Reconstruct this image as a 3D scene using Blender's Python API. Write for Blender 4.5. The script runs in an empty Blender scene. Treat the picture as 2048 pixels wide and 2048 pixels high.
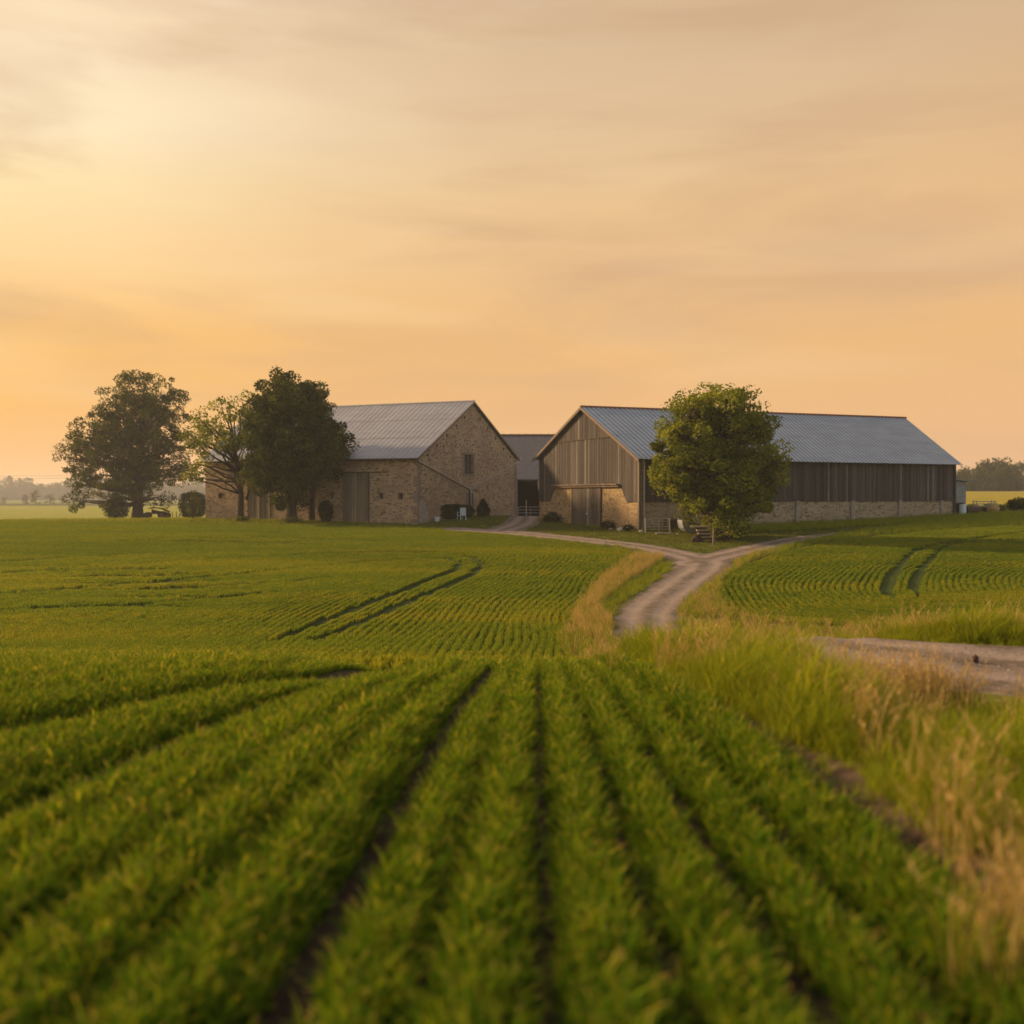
import bpy, math, random
import numpy as np
from mathutils import Vector
RNG = np.random.default_rng(7); random.seed(7)
R = math.radians
scene = bpy.context.scene
COL = bpy.data.collections.new('farm'); scene.collection.children.link(COL)
F = 2000.0; TH = R(0.974)

# ------------------------------------------------------------------ terrain (camera eye at the origin, metres)
_kn = np.array([(-60,-1.8),(0,-1.7),(8,-1.72),(10,-1.80),(12.3,-2.06),(14,-2.35),(16,-2.8),(20,-3.75),(26,-4.7),(30,-5.05),(35,-5.15),(40,-5.0),(50,-4.55),(60,-3.95),(70,-3.3),
    (76,-2.97),(88,-2.47),(97,-2.02),(103,-2.3),(109,-2.65),(118,-2.75),(130,-2.95)])
_y = np.arange(-60,130,.25); _z = np.interp(_y,_kn[:,0],_kn[:,1])
_k = np.exp(-.5*(np.arange(-16,17)/5.0)**2); _k/=_k.sum()
_z = np.convolve(np.pad(_z,16,mode='edge'),_k,mode='valid')
def sm(a,b,x):
    t=np.clip((x-a)/(b-a),0,1); return t*t*(3-2*t)
def H(x,y):
    x=np.asarray(x,float); y=np.asarray(y,float)
    near=np.interp(y,_y,_z)
    near=near+.01*np.clip(x,-80,80)*sm(38,60,y)
    alt=np.interp(y,[-60,0,8,10.3,12.9,14.2,16,20,26],[-1.9,-1.9,-2.1,-2.09,-1.98,-2.06,-2.55,-3.6,-4.7]); wr=sm(2.3,3.9,x)*(1-sm(22,26,y)); near=near*(1-wr)+alt*wr
    near=near+.035*np.sin(x*.31+1)*np.sin(y*.23)*sm(25,40,y)+.10*np.sin(x*.11+.4)*np.sin(y*.09+1)*sm(30,45,y)*(1-sm(70,85,y))
    u=x/np.maximum(y,1.); w=sm(-.05,.38,u)
    fl=np.interp(y,[100,130,150,250,450,700,1500,4000],[-2.6,-3.1,-3.2,-3.35,-3.9,-4.6,-7,-14])
    fr=np.interp(y,[100,130,150,250,330,450,800,4000],[-1.9,-1.75,-1.5,0.15,1.2,1.5,-2,-14])
    far=fl*(1-w)+fr*w
    t=sm(104,135,y)
    return near*(1-t)+far*t
def ray(px,py):
    dx=(px-1024)/F; dz=(1024-py)/F
    return dx, math.cos(TH)+dz*math.sin(TH), -math.sin(TH)+dz*math.cos(TH)
def hit(px,py,ymin=30.,ymax=1500.):
    dx,dy,dz=ray(px,py)
    ys=np.concatenate([np.arange(ymin,130,.1),np.geomspace(130,ymax,500)]) if ymin<130 else np.geomspace(ymin,ymax,600)
    g=dz/dy*ys-H(dx/dy*ys,ys)
    i=np.argmax(g<=0) if (g<=0).any() else int(np.argmin(g))
    Y=ys[i]; return dx/dy*Y, Y
def at(px,py,Y):
    dx,dy,dz=ray(px,py); return Vector((dx/dy*Y,Y,dz/dy*Y))
def hits(l,ymin=30.): return np.array([hit(a,b,ymin) for a,b in l])
def chaikin(p,n=2,closed=False):
    p=np.asarray(p,float)
    for _ in range(n):
        if closed: q=np.roll(p,-1,0)
        else: q=p[1:]; 
        a=p if closed else p[:-1]
        r=np.empty((2*len(a),2)); r[0::2]=.75*a+.25*q; r[1::2]=.25*a+.75*q
        if not closed: r=np.vstack([p[:1],r,p[-1:]])
        p=r
    return p
def seg_dist(X,Y,line,vals=None):
    best=np.full(X.shape,1e9); val=np.zeros(X.shape)
    for i in range(len(line)-1):
        ax,ay=line[i]; bx,by=line[i+1]; vx,vy=bx-ax,by-ay; L=vx*vx+vy*vy+1e-12
        t=np.clip(((X-ax)*vx+(Y-ay)*vy)/L,0,1); d=np.hypot(X-ax-t*vx,Y-ay-t*vy)
        if vals is not None:
            w=vals[i]*(1-t)+vals[i+1]*t; d2=d-w; m=d2<best; best=np.where(m,d2,best)
        else: best=np.minimum(best,d)
    return best
def inside(X,Y,poly):
    c=np.zeros(X.shape,bool); n=len(poly)
    for i in range(n):
        x1,y1=poly[i]; x2,y2=poly[(i+1)%n]
        if y1==y2: continue
        m=((y1>Y)!=(y2>Y))&(X<(x2-x1)*(Y-y1)/(y2-y1)+x1); c^=m
    return c

# ------------------------------------------------------------------ roads
def road_line(pts): 
    p=np.array([[a,b] for a,b,_ in pts],float); w=np.array([c for *_,c in pts],float)
    q=chaikin(np.column_stack([p[:,0],p[:,1]]),2); 
    s=np.r_[0,np.cumsum(np.hypot(*np.diff(p,axis=0).T))]; 
    w2=np.array([w[np.argmin(np.hypot(p[:,0]-a,p[:,1]-b))] for a,b in q]); 
    for _ in range(4): w2[1:-1]=(w2[:-2]+w2[1:-1]*2+w2[2:])/4
    return q,w2
def hp(px,py,w,ym=30.):
    a,b=hit(px,py,ym); return (a,b,w)
J=hp(1400,1117,1.5)
R_main=road_line([(16,8.6,1.4),(10,10.2,1.4),(6.8,11.3,1.4),(5.3,12.0,1.35),(4.3,13.1,1.25),(3.9,15.5,1.2),(4.0,22,1.2),(4.6,30,1.2),hp(1285,1240,1.15),hp(1312,1205,1.15),hp(1372,1160,1.3),hp(1412,1132,1.6),J])
R_left=road_line([hp(1412,1130,1.3),hp(1375,1112,1.25),hp(1290,1094,1.1),hp(1180,1082,1.1),hp(1100,1073,1.2),hp(1000,1064,2.2),hp(940,1061,2.0),hp(905,1057,.9)])
R_yard=road_line([hp(1000,1063,1.8),hp(1020,1056,1.6),hp(1045,1048,1.6),(1.7,103,1.7),(2.0,113.6,1.7)])
R_right=road_line([hp(1375,1128,1.0),hp(1440,1112,1.3),hp(1540,1090,1.2),hp(1620,1074,.8),hp(1670,1066,.3)])
ROADS=[R_main,R_left,R_yard,R_right]
def road_sdf(X,Y):
    d=np.full(np.shape(X),1e9)
    for l,w in ROADS: d=np.minimum(d,seg_dist(X,Y,l,w))
    d=d+.09*np.sin(X*2.1+Y*1.3)+.06*np.sin(X*4.7-Y*3.9)+.05*np.sin(Y*9.1+X*2)
    return d

# ------------------------------------------------------------------ crop field outlines
LB=np.vstack([[(1.75,15),(1.8,24)],hits([(1132,1270),(1150,1218),(1188,1170),(1238,1132),(1272,1112),(1262,1103),(1150,1090),(1020,1073),(900,1062),(700,1055),(400,1048),(0,1045),(-400,1045)])])
LBs=chaikin(LB,2)
LPOLY=np.vstack([LBs,[(-140,92),(-140,14),(1.75,14)]])
RB=np.vstack([hits([(1700,1254),(1560,1250),(1478,1236),(1440,1200),(1438,1165),(1500,1128),(1600,1100),(1740,1075),(1900,1062),(2048,1052),(2300,1046)])])
RBs=chaikin(RB,2)
RPOLY=np.vstack([RBs,[(95,88),(95,30),hit(2500,1215),hit(2048,1238),hit(1850,1250)]])
def d_of(line,px,py):
    a,b=hit(px,py); return float(seg_dist(np.array([a]),np.array([b]),line)[0])
RL=chaikin(np.vstack([[(1.75,15),(1.8,24)],hits([(1132,1270),(1150,1218),(1188,1170),(1228,1132),(1232,1112),(1180,1097),(1100,1088),(1000,1083),(800,1080),(400,1076),(0,1073),(-400,1073)])]),2)
d0=d_of(RL,740,1210)
TRAM_L=[d0,d0-1.45,d0+9,d0+10.45,d0+19,d0+20.45]
TRAM_R=[d_of(RBs,1775,1160),d_of(RBs,1775,1160)+1.6]

TL=[chaikin(hits(q),2) for q in ([(540,1290),(569,1279),(650,1246),(740,1210),(820,1180),(888,1153),(915,1141),(924,1131),(905,1121),(860,1117),(700,1128),(500,1148),(250,1172),(0,1192),(-200,1208)],
 [(0,1090),(260,1083),(520,1086),(690,1096)],[(-50,1128),(250,1112),(450,1101),(640,1082)],[(60,1222),(300,1212),(560,1186)],[(300,1180),(520,1172),(660,1160)],[(120,1066),(420,1064),(600,1070)],[(500,1076),(700,1082),(830,1090)],
 [(620,1290),(649,1279),(760,1232),(877,1182),(935,1157),(962,1139),(962,1124),(925,1112),(860,1106),(700,1107),(450,1120),(200,1136),(0,1150),(-200,1160)])]
TR=[chaikin(hits(q),2) for q in ([(1840,1229),(1792,1204),(1769,1180),(1783,1156),(1816,1116),(1836,1101),(1880,1090),(1950,1079),(2048,1066),(2200,1056)],
 [(1890,1224),(1850,1207),(1823,1177),(1834,1153),(1867,1116),(1885,1098),(1915,1088),(1990,1083),(2060,1080),(2200,1076)])]
# foreground rows: fan of furrows
FX=np.array([-8,-2.36,-1.75,-.32,.28,1.5,3.]); FD=np.array([-10.,-2.5,-1.0,-.34,-.10,.40,.95])
def f_x(x10,y): return x10+np.interp(x10,FX,FD)*np.clip((10-y)/5,-.15,2)
_grid=np.arange(-8,3.0,.005)
def f_inv(x,y):
    out=np.empty(x.shape); yb=np.round(y*20).astype(int)
    for b in np.unique(yb):
        m=yb==b; out[m]=np.interp(x[m],f_x(_grid,b/20),_grid)
    return out
FUR=[(-3.9,.12,.6),(-3.1,.12,.6),(-2.36,.34,1.),(-2.05,.06,.35),(-1.75,.34,1.),(-1.40,.10,.75),(-1.05,.10,.8),(-.70,.10,.75),(-.32,.19,1.),(-.03,.10,.85),(.26,.12,1.),(.55,.11,.95),(.84,.12,1.),(1.12,.11,.95)]
EDGE=1.42
def fur_relief(x,y):
    s=f_inv(x,y); g=np.clip(1+np.interp(s,FX,np.gradient(FD,FX))*np.clip((10-y)/5,-.15,2),.3,5)
    z=np.zeros(x.shape)
    for c,w,st in FUR: z-=.09*st*np.exp(-((s-c)*g/(w*1.1))**2)
    z-=.10*np.exp(-((s-EDGE-.14)*g/.16)**2)
    return z,s,g

# ------------------------------------------------------------------ materials
def lin(c):
    if isinstance(c,str): c=[int(c[i:i+2],16)/255 for i in (0,2,4)]
    return tuple((v/12.92 if v<=.04045 else ((v+.055)/1.055)**2.4) for v in c)+(1,)
class NT:
    def __init__(s,name):
        s.m=bpy.data.materials.new(name); s.m.use_nodes=True; s.t=s.m.node_tree; s.t.nodes.clear()
        s.out=s.t.nodes.new('ShaderNodeOutputMaterial')
    def n(s,t,**k):
        nd=s.t.nodes.new(t)
        for a,b in k.items():
            if a.startswith('i_'): nd.inputs[a[2:].replace('_',' ')].default_value=b
            else: setattr(nd,a,b)
        return nd
    def l(s,a,b): s.t.links.new(a,b)
    def mix(s,f,a,b,mode='MIX'):
        m=s.t.nodes.new('ShaderNodeMix'); m.data_type='RGBA'; m.blend_type=mode
        for k,v in ((0,f),(6,a),(7,b)):
            if hasattr(v,'links'): s.l(v,m.inputs[k])
            else: m.inputs[k].default_value=v
        return m.outputs[2]
    def noise(s,vec,scale,detail=4,rough=.6,dist=0):
        n=s.n('ShaderNodeTexNoise'); n.inputs['Scale'].default_value=scale; n.inputs['Detail'].default_value=detail
        n.inputs['Roughness'].default_value=rough; n.inputs['Distortion'].default_value=dist
        if vec is not None: s.l(vec,n.inputs['Vector'])
        return n.outputs['Fac']
    def ramp(s,f,pts):
        r=s.n('ShaderNodeValToRGB'); e=r.color_ramp.elements
        while len(e)<len(pts): e.new(.5)
        for el,(p,c) in zip(e,pts):
            el.position=p; el.color=c if len(c)==4 else tuple(c)+(1,)
        s.l(f,r.inputs[0]); return r.outputs[0]
    def math(s,op,a,b=0.,c=None):
        m=s.n('ShaderNodeMath',operation=op)
        for k,v in enumerate((a,b) if c is None else (a,b,c)):
            if hasattr(v,'links'): s.l(v,m.inputs[k])
            else: m.inputs[k].default_value=v
        return m.outputs[0]
    def pbr(s,col,rough=.9,metal=0.,bump=None,bs=.4,bd=.02,spec=.3):
        p=s.n('ShaderNodeBsdfPrincipled')
        if hasattr(col,'links'): s.l(col,p.inputs['Base Color'])
        else: p.inputs['Base Color'].default_value=col
        if hasattr(rough,'links'): s.l(rough,p.inputs['Roughness'])
        else: p.inputs['Roughness'].default_value=rough
        p.inputs['Metallic'].default_value=metal; p.inputs['Specular IOR Level'].default_value=spec
        if bump is not None:
            b=s.n('ShaderNodeBump'); b.inputs['Strength'].default_value=bs; b.inputs['Distance'].default_value=bd
            s.l(bump,b.inputs['Height']); s.l(b.outputs[0],p.inputs['Normal'])
        s.l(p.outputs[0],s.out.inputs[0]); return s.m
    def obj(s,scale=(1,1,1)):
        tc=s.n('ShaderNodeTexCoord'); m=s.n('ShaderNodeMapping'); m.inputs['Scale'].default_value=scale
        s.l(tc.outputs['Object'],m.inputs['Vector']); return m.outputs[0]
    def attr(s,name='tint'):
        return s.n('ShaderNodeAttribute',attribute_name=name)
BLK=(0,0,0,1); WHT=(1,1,1,1)
def g4(v): return (v,v,v,1)

def mat_leaf(name,stops,trans=.35,gloss=.0):
    s=NT(name); a=s.attr('tint')
    c=s.ramp(a.outputs['Fac'],stops)
    d=s.n('ShaderNodeBsdfDiffuse'); t=s.n('ShaderNodeBsdfTranslucent'); m=s.n('ShaderNodeMixShader')
    s.l(c,d.inputs[0]); c2=s.mix(1.0,c,(1.5,1.35,.55,1),'MULTIPLY'); s.l(c2,t.inputs[0]); m.inputs[0].default_value=trans
    s.l(d.outputs[0],m.inputs[1]); s.l(t.outputs[0],m.inputs[2]); last=m.outputs[0]
    if gloss:
        g=s.n('ShaderNodeBsdfGlossy'); g.inputs['Roughness'].default_value=.45; g.inputs[0].default_value=(.9,.85,.7,1)
        m2=s.n('ShaderNodeMixShader'); m2.inputs[0].default_value=gloss; s.l(last,m2.inputs[1]); s.l(g.outputs[0],m2.inputs[2]); last=m2.outputs[0]
    s.l(last,s.out.inputs[0]); return s.m

def mat_stone(name,c_light,c_mid,c_dark,joint,sx=3.2,sz=7.5):
    s=NT(name); v=s.obj()
    # brick-like rubble courses on vertical faces: (x+y, z)
    sep=s.n('ShaderNodeSeparateXYZ'); s.l(v,sep.inputs[0]); sm_=s.math('ADD',sep.outputs[0],sep.outputs[1])
    cb=s.n('ShaderNodeCombineXYZ'); s.l(sm_,cb.inputs[0]); s.l(sep.outputs[2],cb.inputs[1])
    mp=s.n('ShaderNodeMapping'); mp.inputs['Scale'].default_value=(sx,sz,1); s.l(cb.outputs[0],mp.inputs[0])
    nz=s.n('ShaderNodeTexNoise'); nz.inputs['Scale'].default_value=1.3; s.l(mp.outputs[0],nz.inputs['Vector'])
    ad=s.n('ShaderNodeMixRGB',blend_type='ADD'); ad.inputs[0].default_value=.35; s.l(mp.outputs[0],ad.inputs[1]); s.l(nz.outputs['Color'],ad.inputs[2])
    vo=s.n('ShaderNodeTexVoronoi',voronoi_dimensions='2D'); vo.inputs['Scale'].default_value=1.; vo.inputs['Randomness'].default_value=.8; s.l(ad.outputs[0],vo.inputs['Vector'])
    ve=s.n('ShaderNodeTexVoronoi',voronoi_dimensions='2D',feature='DISTANCE_TO_EDGE'); ve.inputs['Scale'].default_value=1.; ve.inputs['Randomness'].default_value=.8; s.l(ad.outputs[0],ve.inputs['Vector'])
    sp=s.n('ShaderNodeSeparateColor'); s.l(vo.outputs['Color'],sp.inputs[0])
    col=s.ramp(sp.outputs[0],[(0,c_dark),(.18,c_mid),(.6,c_light),(.85,c_mid),(1,c_dark)])
    big=s.noise(v,.45,5,.65,.5); col=s.mix(s.ramp(big,[(.42,BLK),(.66,g4(.75))]),col,joint)
    holes=s.noise(v,2.6,2,.5); col=s.mix(s.ramp(holes,[(.66,BLK),(.70,g4(.6))]),col,(.05,.032,.022,1))
    e=s.ramp(ve.outputs['Distance'],[(0,g4(.75)),(.09,BLK)]); col=s.mix(e,col,c_dark)
    fine=s.noise(v,14,4,.7); col=s.mix(.35,col,s.ramp(fine,[(.3,g4(.35)),(.7,g4(1.))]),'MULTIPLY')
    return s.pbr(col,.95,bump=s.math('ADD',s.ramp(ve.outputs['Distance'],[(0,BLK),(.2,WHT)]),fine),bs=.7,bd=.03,spec=.15)

def mat_boards(name,stops,low=None):
    s=NT(name); a=s.attr('tint'); v=s.obj((6,6,.55))
    c=s.ramp(a.outputs['Fac'],stops); gr=s.noise(v,3.,6,.7)
    c=s.mix(.75,c,s.ramp(gr,[(.28,g4(.32)),(.5,g4(.75)),(.7,g4(1.15))]),'MULTIPLY')
    st=s.noise(s.obj((1.,1.,.25)),.9,4,.6); c=s.mix(s.ramp(st,[(.5,BLK),(.72,g4(.5))]),c,(.05,.032,.022,1))
    return s.pbr(c,.9,bump=gr,bs=.5,bd=.01,spec=.15)
def mat_plain(name,c,rough=.8,metal=0,var=.35,scale=6,spec=.3):
    s=NT(name); n=s.noise(s.obj(),scale,5,.7)
    col=s.mix(1.,c,s.ramp(n,[(.25,g4(1-var)),(.75,g4(1+var*.4))]),'MULTIPLY')
    return s.pbr(col,rough,metal,bump=n,bs=.25,bd=.01,spec=spec)
def mat_roof(name,c,c2,rust,rough=.5,metal=.35,seam=None,groove_shade=None):
    s=NT(name); v=s.obj((.25,.9,.9)); n=s.noise(v,1.4,5,.65); col=s.mix(s.ramp(n,[(.35,BLK),(.65,WHT)]),c,c2)
    st=s.noise(s.obj((3.,.25,.25)),1.5,5,.6); col=s.mix(s.ramp(st,[(.55,BLK),(.75,g4(.45))]),col,rust)
    if seam:
        sep=s.n('ShaderNodeSeparateXYZ'); s.l(s.obj(),sep.inputs[0])
        t=s.math('FRACT',s.math('DIVIDE',sep.outputs[0],seam)); sh=s.math('FLOOR',s.math('DIVIDE',sep.outputs[0],seam))
        wn=s.n('ShaderNodeTexWhiteNoise',noise_dimensions='1D'); s.l(sh,wn.inputs['W'])
        col=s.mix(.3,col,s.ramp(wn.outputs['Value'],[(0,g4(.7)),(1,g4(1.2))]),'MULTIPLY')
    if groove_shade:
        col=s.mix(1.,col,s.ramp(s.attr().outputs['Fac'],[(.0,g4(.38)),(.75,g4(1.))]),'MULTIPLY')  # shade between the corrugations painted into the colour, darkest in the valleys
    return s.pbr(col,rough,metal,spec=.4)

M={}
M['stoneL']=mat_stone('beige rubble stone',(.56,.39,.235,1),(.43,.29,.17,1),(.18,.115,.072,1),(.30,.205,.135,1))
M['stoneR']=mat_stone('ochre rubble stone',(.50,.35,.18,1),(.38,.255,.13,1),(.17,.11,.06,1),(.33,.215,.11,1),4.2,8.)
M['stoneS']=mat_stone('pale rubble stone',(.56,.41,.25,1),(.45,.32,.19,1),(.23,.155,.095,1),(.40,.285,.17,1),3.,7.)
M['dress']=mat_plain('dressed grey stone',(.24,.17,.13,1),.95,var=.4,scale=3)
M['plaster']=mat_plain('pale lime plaster',(.36,.28,.215,1),.95,var=.35,scale=2.5)
M['board']=mat_boards('weathered brown boards',[(0,(.045,.035,.029,1)),(.45,(.086,.069,.057,1)),(.8,(.125,.101,.083,1)),(1,(.22,.18,.145,1))])
M['boardG']=mat_boards('weathered grey boards',[(0,(.060,.043,.034,1)),(.5,(.120,.090,.070,1)),(.85,(.18,.14,.112,1)),(1,(.27,.215,.17,1))])
M['door']=mat_boards('old door planks',[(0,(.17,.13,.092,1)),(.6,(.27,.21,.145,1)),(1,(.36,.285,.20,1))])
M['doorG']=mat_boards('grey door planks',[(0,(.085,.065,.052,1)),(.6,(.14,.108,.085,1)),(1,(.24,.19,.145,1))])
M['beam']=mat_plain('dark beam wood',(.07,.045,.03,1),.9)
M['fascia']=mat_plain('pale barge wood',(.17,.115,.075,1),.85)
M['zinc']=mat_plain('dull zinc pipe',(.44,.39,.34,1),.5,.1)
M['roofR']=mat_roof('blue grey corrugated sheet',(.25,.275,.305,1),(.33,.36,.39,1),(.2,.17,.15,1),groove_shade=.42)
M['roofL']=mat_roof('warm grey sheet',(.30,.275,.27,1),(.24,.225,.225,1),(.18,.13,.10,1),seam=1.0)
M['slate']=mat_plain('dark slate',(.10,.09,.09,1),.75,var=.5,scale=3)
M['ridge']=mat_plain('terracotta ridge',(.25,.10,.05,1),.9)
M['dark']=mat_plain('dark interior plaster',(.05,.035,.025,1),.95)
M['galv']=mat_plain('galvanised steel',(.50,.46,.40,1),.45,.4)
M['white']=mat_plain('white plastic',(.66,.70,.74,1),.5,var=.12)
M['render']=mat_plain('grey render',(.36,.33,.30,1),.95,var=.4,scale=3)
M['rust']=mat_plain('rusty steel',(.12,.065,.035,1),.85,.2)
M['tyre']=mat_plain('tyre rubber',(.03,.027,.025,1),.9)
M['tank']=mat_plain('dull grey tank',(.26,.25,.24,1),.7)
M['timber']=mat_plain('pale sawn timber',(.42,.30,.19,1),.85,var=.4,scale=9)
M['bark']=mat_plain('bark',(.075,.052,.034,1),.95,var=.6,scale=5,spec=.1)
M['straw']=mat_plain('straw',(.42,.27,.09,1),.95,var=.5,scale=14)
M['rock']=mat_plain('field stone',(.38,.32,.26,1),.9,var=.3)
M['clod']=mat_plain('dark earth clod',(.06,.03,.02,1),.95)
M['wire']=mat_plain('cable',(.08,.06,.05,1),.7)
M['concrete']=mat_plain('concrete',(.36,.30,.23,1),.95)

G_dk=(.012,.024,.005,1); G_md=(.040,.070,.012,1); G_lt=(.085,.125,.018,1); G_ye=(.19,.19,.025,1)
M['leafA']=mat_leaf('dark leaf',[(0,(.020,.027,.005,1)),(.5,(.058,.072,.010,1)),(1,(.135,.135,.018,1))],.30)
M['leafB']=mat_leaf('fresh leaf',[(0,(.055,.070,.009,1)),(.5,(.155,.175,.018,1)),(1,(.32,.31,.034,1))],.40)
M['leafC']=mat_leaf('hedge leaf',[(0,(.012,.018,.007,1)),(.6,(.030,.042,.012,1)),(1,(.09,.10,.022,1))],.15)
M['crop']=mat_leaf('crop blade',[(0,(.022,.062,.006,1)),(.4,(.080,.150,.008,1)),(.68,(.20,.25,.012,1)),(.86,(.55,.40,.05,1)),(1,(.95,.60,.20,1))],.42,.0)
M['cropM']=mat_leaf('mid field crop',[(0,(.035,.065,.008,1)),(.45,(.115,.165,.011,1)),(.8,(.22,.245,.018,1)),(1,(.42,.36,.06,1))],.38,.0)
M['cropY']=mat_leaf('mid field crop yellower',[(0,(.07,.085,.008,1)),(.45,(.20,.21,.012,1)),(.8,(.33,.30,.022,1)),(1,(.5,.40,.08,1))],.38,.0)
M['lush']=mat_leaf('verge grass',[(0,(.07,.10,.008,1)),(.5,(.20,.235,.014,1)),(.85,(.40,.35,.03,1)),(1,(.60,.40,.12,1))],.42,.0)
M['dry']=mat_leaf('dry grass',[(0,(.17,.15,.02,1)),(.4,(.32,.225,.07,1)),(1,(.52,.34,.14,1))],.35,.0)
M['short']=mat_leaf('lawn grass',[(0,(.05,.07,.008,1)),(.5,(.125,.14,.016,1)),(1,(.26,.21,.04,1))],.3,.0)

# ------------------------------------------------------------------ objects
def link(o,parent=None):
    COL.objects.link(o)
    if parent is not None: o.parent=parent
    return o
def tag(o,label=None,cat=None,group=None,kind=None):
    if label: o['label']=label
    if cat: o['category']=cat
    if group: o['group']=group
    if kind: o['kind']=kind
    return o
def root(name,loc,rz=0,label=None,cat=None,group=None):
    o=bpy.data.objects.new(name,None); o.location=loc; o.rotation_euler=(0,0,rz); o.empty_display_size=.3
    link(o); return tag(o,label,cat,group)
def np_mesh(name,V,Fc,mat,tint=None,smooth=False):
    """Fc: list of int arrays (n x k)"""
    me=bpy.data.meshes.new(name); V=np.asarray(V,np.float32)
    if isinstance(Fc,np.ndarray): Fc=[Fc]
    loops=np.concatenate([f.ravel() for f in Fc]).astype(np.int32)
    cnt=np.concatenate([np.full(len(f),f.shape[1]) for f in Fc]).astype(np.int32)
    st=np.r_[0,np.cumsum(cnt)[:-1]].astype(np.int32)
    me.vertices.add(len(V)); me.vertices.foreach_set('co',V.ravel())
    me.loops.add(len(loops)); me.loops.foreach_set('vertex_index',loops)
    me.polygons.add(len(cnt)); me.polygons.foreach_set('loop_start',st); me.polygons.foreach_set('loop_total',cnt)
    me.polygons.foreach_set('use_smooth',np.full(len(cnt),smooth))
    if tint is not None:
        a=me.attributes.new('tint','FLOAT','POINT'); a.data.foreach_set('value',np.asarray(tint,np.float32))
    me.update(calc_edges=True); me.validate()
    if mat is not None: me.materials.append(mat)
    return me
def np_obj(name,V,Fc,mat,tint=None,parent=None,smooth=False):
    return link(bpy.data.objects.new(name,np_mesh(name,V,Fc,mat,tint,smooth)),parent)
class MB:
    def __init__(s): s.v=[]; s.f=[]; s.t=[]
    def add(s,vs,fs,t=.5):
        b=len(s.v); s.v+= [tuple(p) for p in vs]; s.f+=[[b+i for i in f] for f in fs]; s.t+=[t]*len(vs); return s
    def box(s,x0,x1,y0,y1,z0,z1,t=.5):
        return s.add([(x0,y0,z0),(x1,y0,z0),(x1,y1,z0),(x0,y1,z0),(x0,y0,z1),(x1,y0,z1),(x1,y1,z1),(x0,y1,z1)],
            [(0,3,2,1),(4,5,6,7),(0,1,5,4),(1,2,6,5),(2,3,7,6),(3,0,4,7)],t)
    def hexa(s,b,t4,t=.5):  # bottom quad, top quad
        return s.add(list(b)+list(t4),[(0,3,2,1),(4,5,6,7),(0,1,5,4),(1,2,6,5),(2,3,7,6),(3,0,4,7)],t)
    def prism(s,poly,off,t=.5): # planar polygon extruded by vector
        n=len(poly); off=Vector(off); a=[Vector(p) for p in poly]; b=[p+off for p in a]
        return s.add(a+b,[tuple(range(n)),tuple(range(2*n-1,n-1,-1))]+[(i,i+n,(i+1)%n+n,(i+1)%n) for i in range(n)],t)
    def tube(s,pts,rad,sides=6,t=.5,cap=True):
        pts=[Vector(p) for p in pts]; rad=[rad]*len(pts) if not hasattr(rad,'__len__') else rad
        vs=[];fs=[]; up=Vector((.13,.31,1)).normalized()
        for i,p in enumerate(pts):
            d=(pts[min(i+1,len(pts)-1)]-pts[max(i-1,0)]).normalized()
            u=d.cross(up); 
            if u.length<.1: u=d.cross(Vector((1,0,0)))
            u.normalize(); w=d.cross(u)
            for k in range(sides):
                a=2*math.pi*k/sides; vs.append(p+(u*math.cos(a)+w*math.sin(a))*rad[i])
        for i in range(len(pts)-1):
            for k in range(sides):
                a=i*sides+k; b=i*sides+(k+1)%sides; fs.append((a,b,b+sides,a+sides))
        if cap: fs.append(tuple(range(sides))[::-1]); fs.append(tuple(range((len(pts)-1)*sides,len(pts)*sides)))
        return s.add(vs,fs,t)
    def build(s,name,mat,parent=None,smooth=False,bevel=0):
        me=bpy.data.meshes.new(name); me.from_pydata(s.v,[],s.f); me.update()
        a=me.attributes.new('tint','FLOAT','POINT'); a.data.foreach_set('value',s.t)
        me.materials.append(mat)
        if smooth: me.polygons.foreach_set('use_smooth',[True]*len(me.polygons))
        o=link(bpy.data.objects.new(name,me),parent)
        if bevel:
            m=o.modifiers.new('b','BEVEL'); m.width=bevel; m.segments=1
        return o
def lump(name,mat,parent,sx,sy,sz,seed=0,loc=(0,0,0),rough=.25,n=10):
    r=random.Random(seed); vs=[];fs=[]; ph=[r.uniform(0,6) for _ in range(6)]
    for i in range(n+1):
        th=math.pi*i/n
        for k in range(2*n):
            a=math.pi*k/n; q=1+rough*(math.sin(3*a+ph[0])*math.sin(2*th+ph[1])+.5*math.sin(5*a+ph[2]+3*th)+.4*math.sin(7*th+ph[3]))*.6
            vs.append((loc[0]+sx*q*math.sin(th)*math.cos(a),loc[1]+sy*q*math.sin(th)*math.sin(a),loc[2]+sz*q*math.cos(th)))
    for i in range(n):
        for k in range(2*n): a=i*2*n+k; b=i*2*n+(k+1)%(2*n); fs.append((a,a+2*n,b+2*n,b))
    mb=MB(); mb.add(vs,fs); return mb.build(name,mat,parent,smooth=True)

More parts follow.
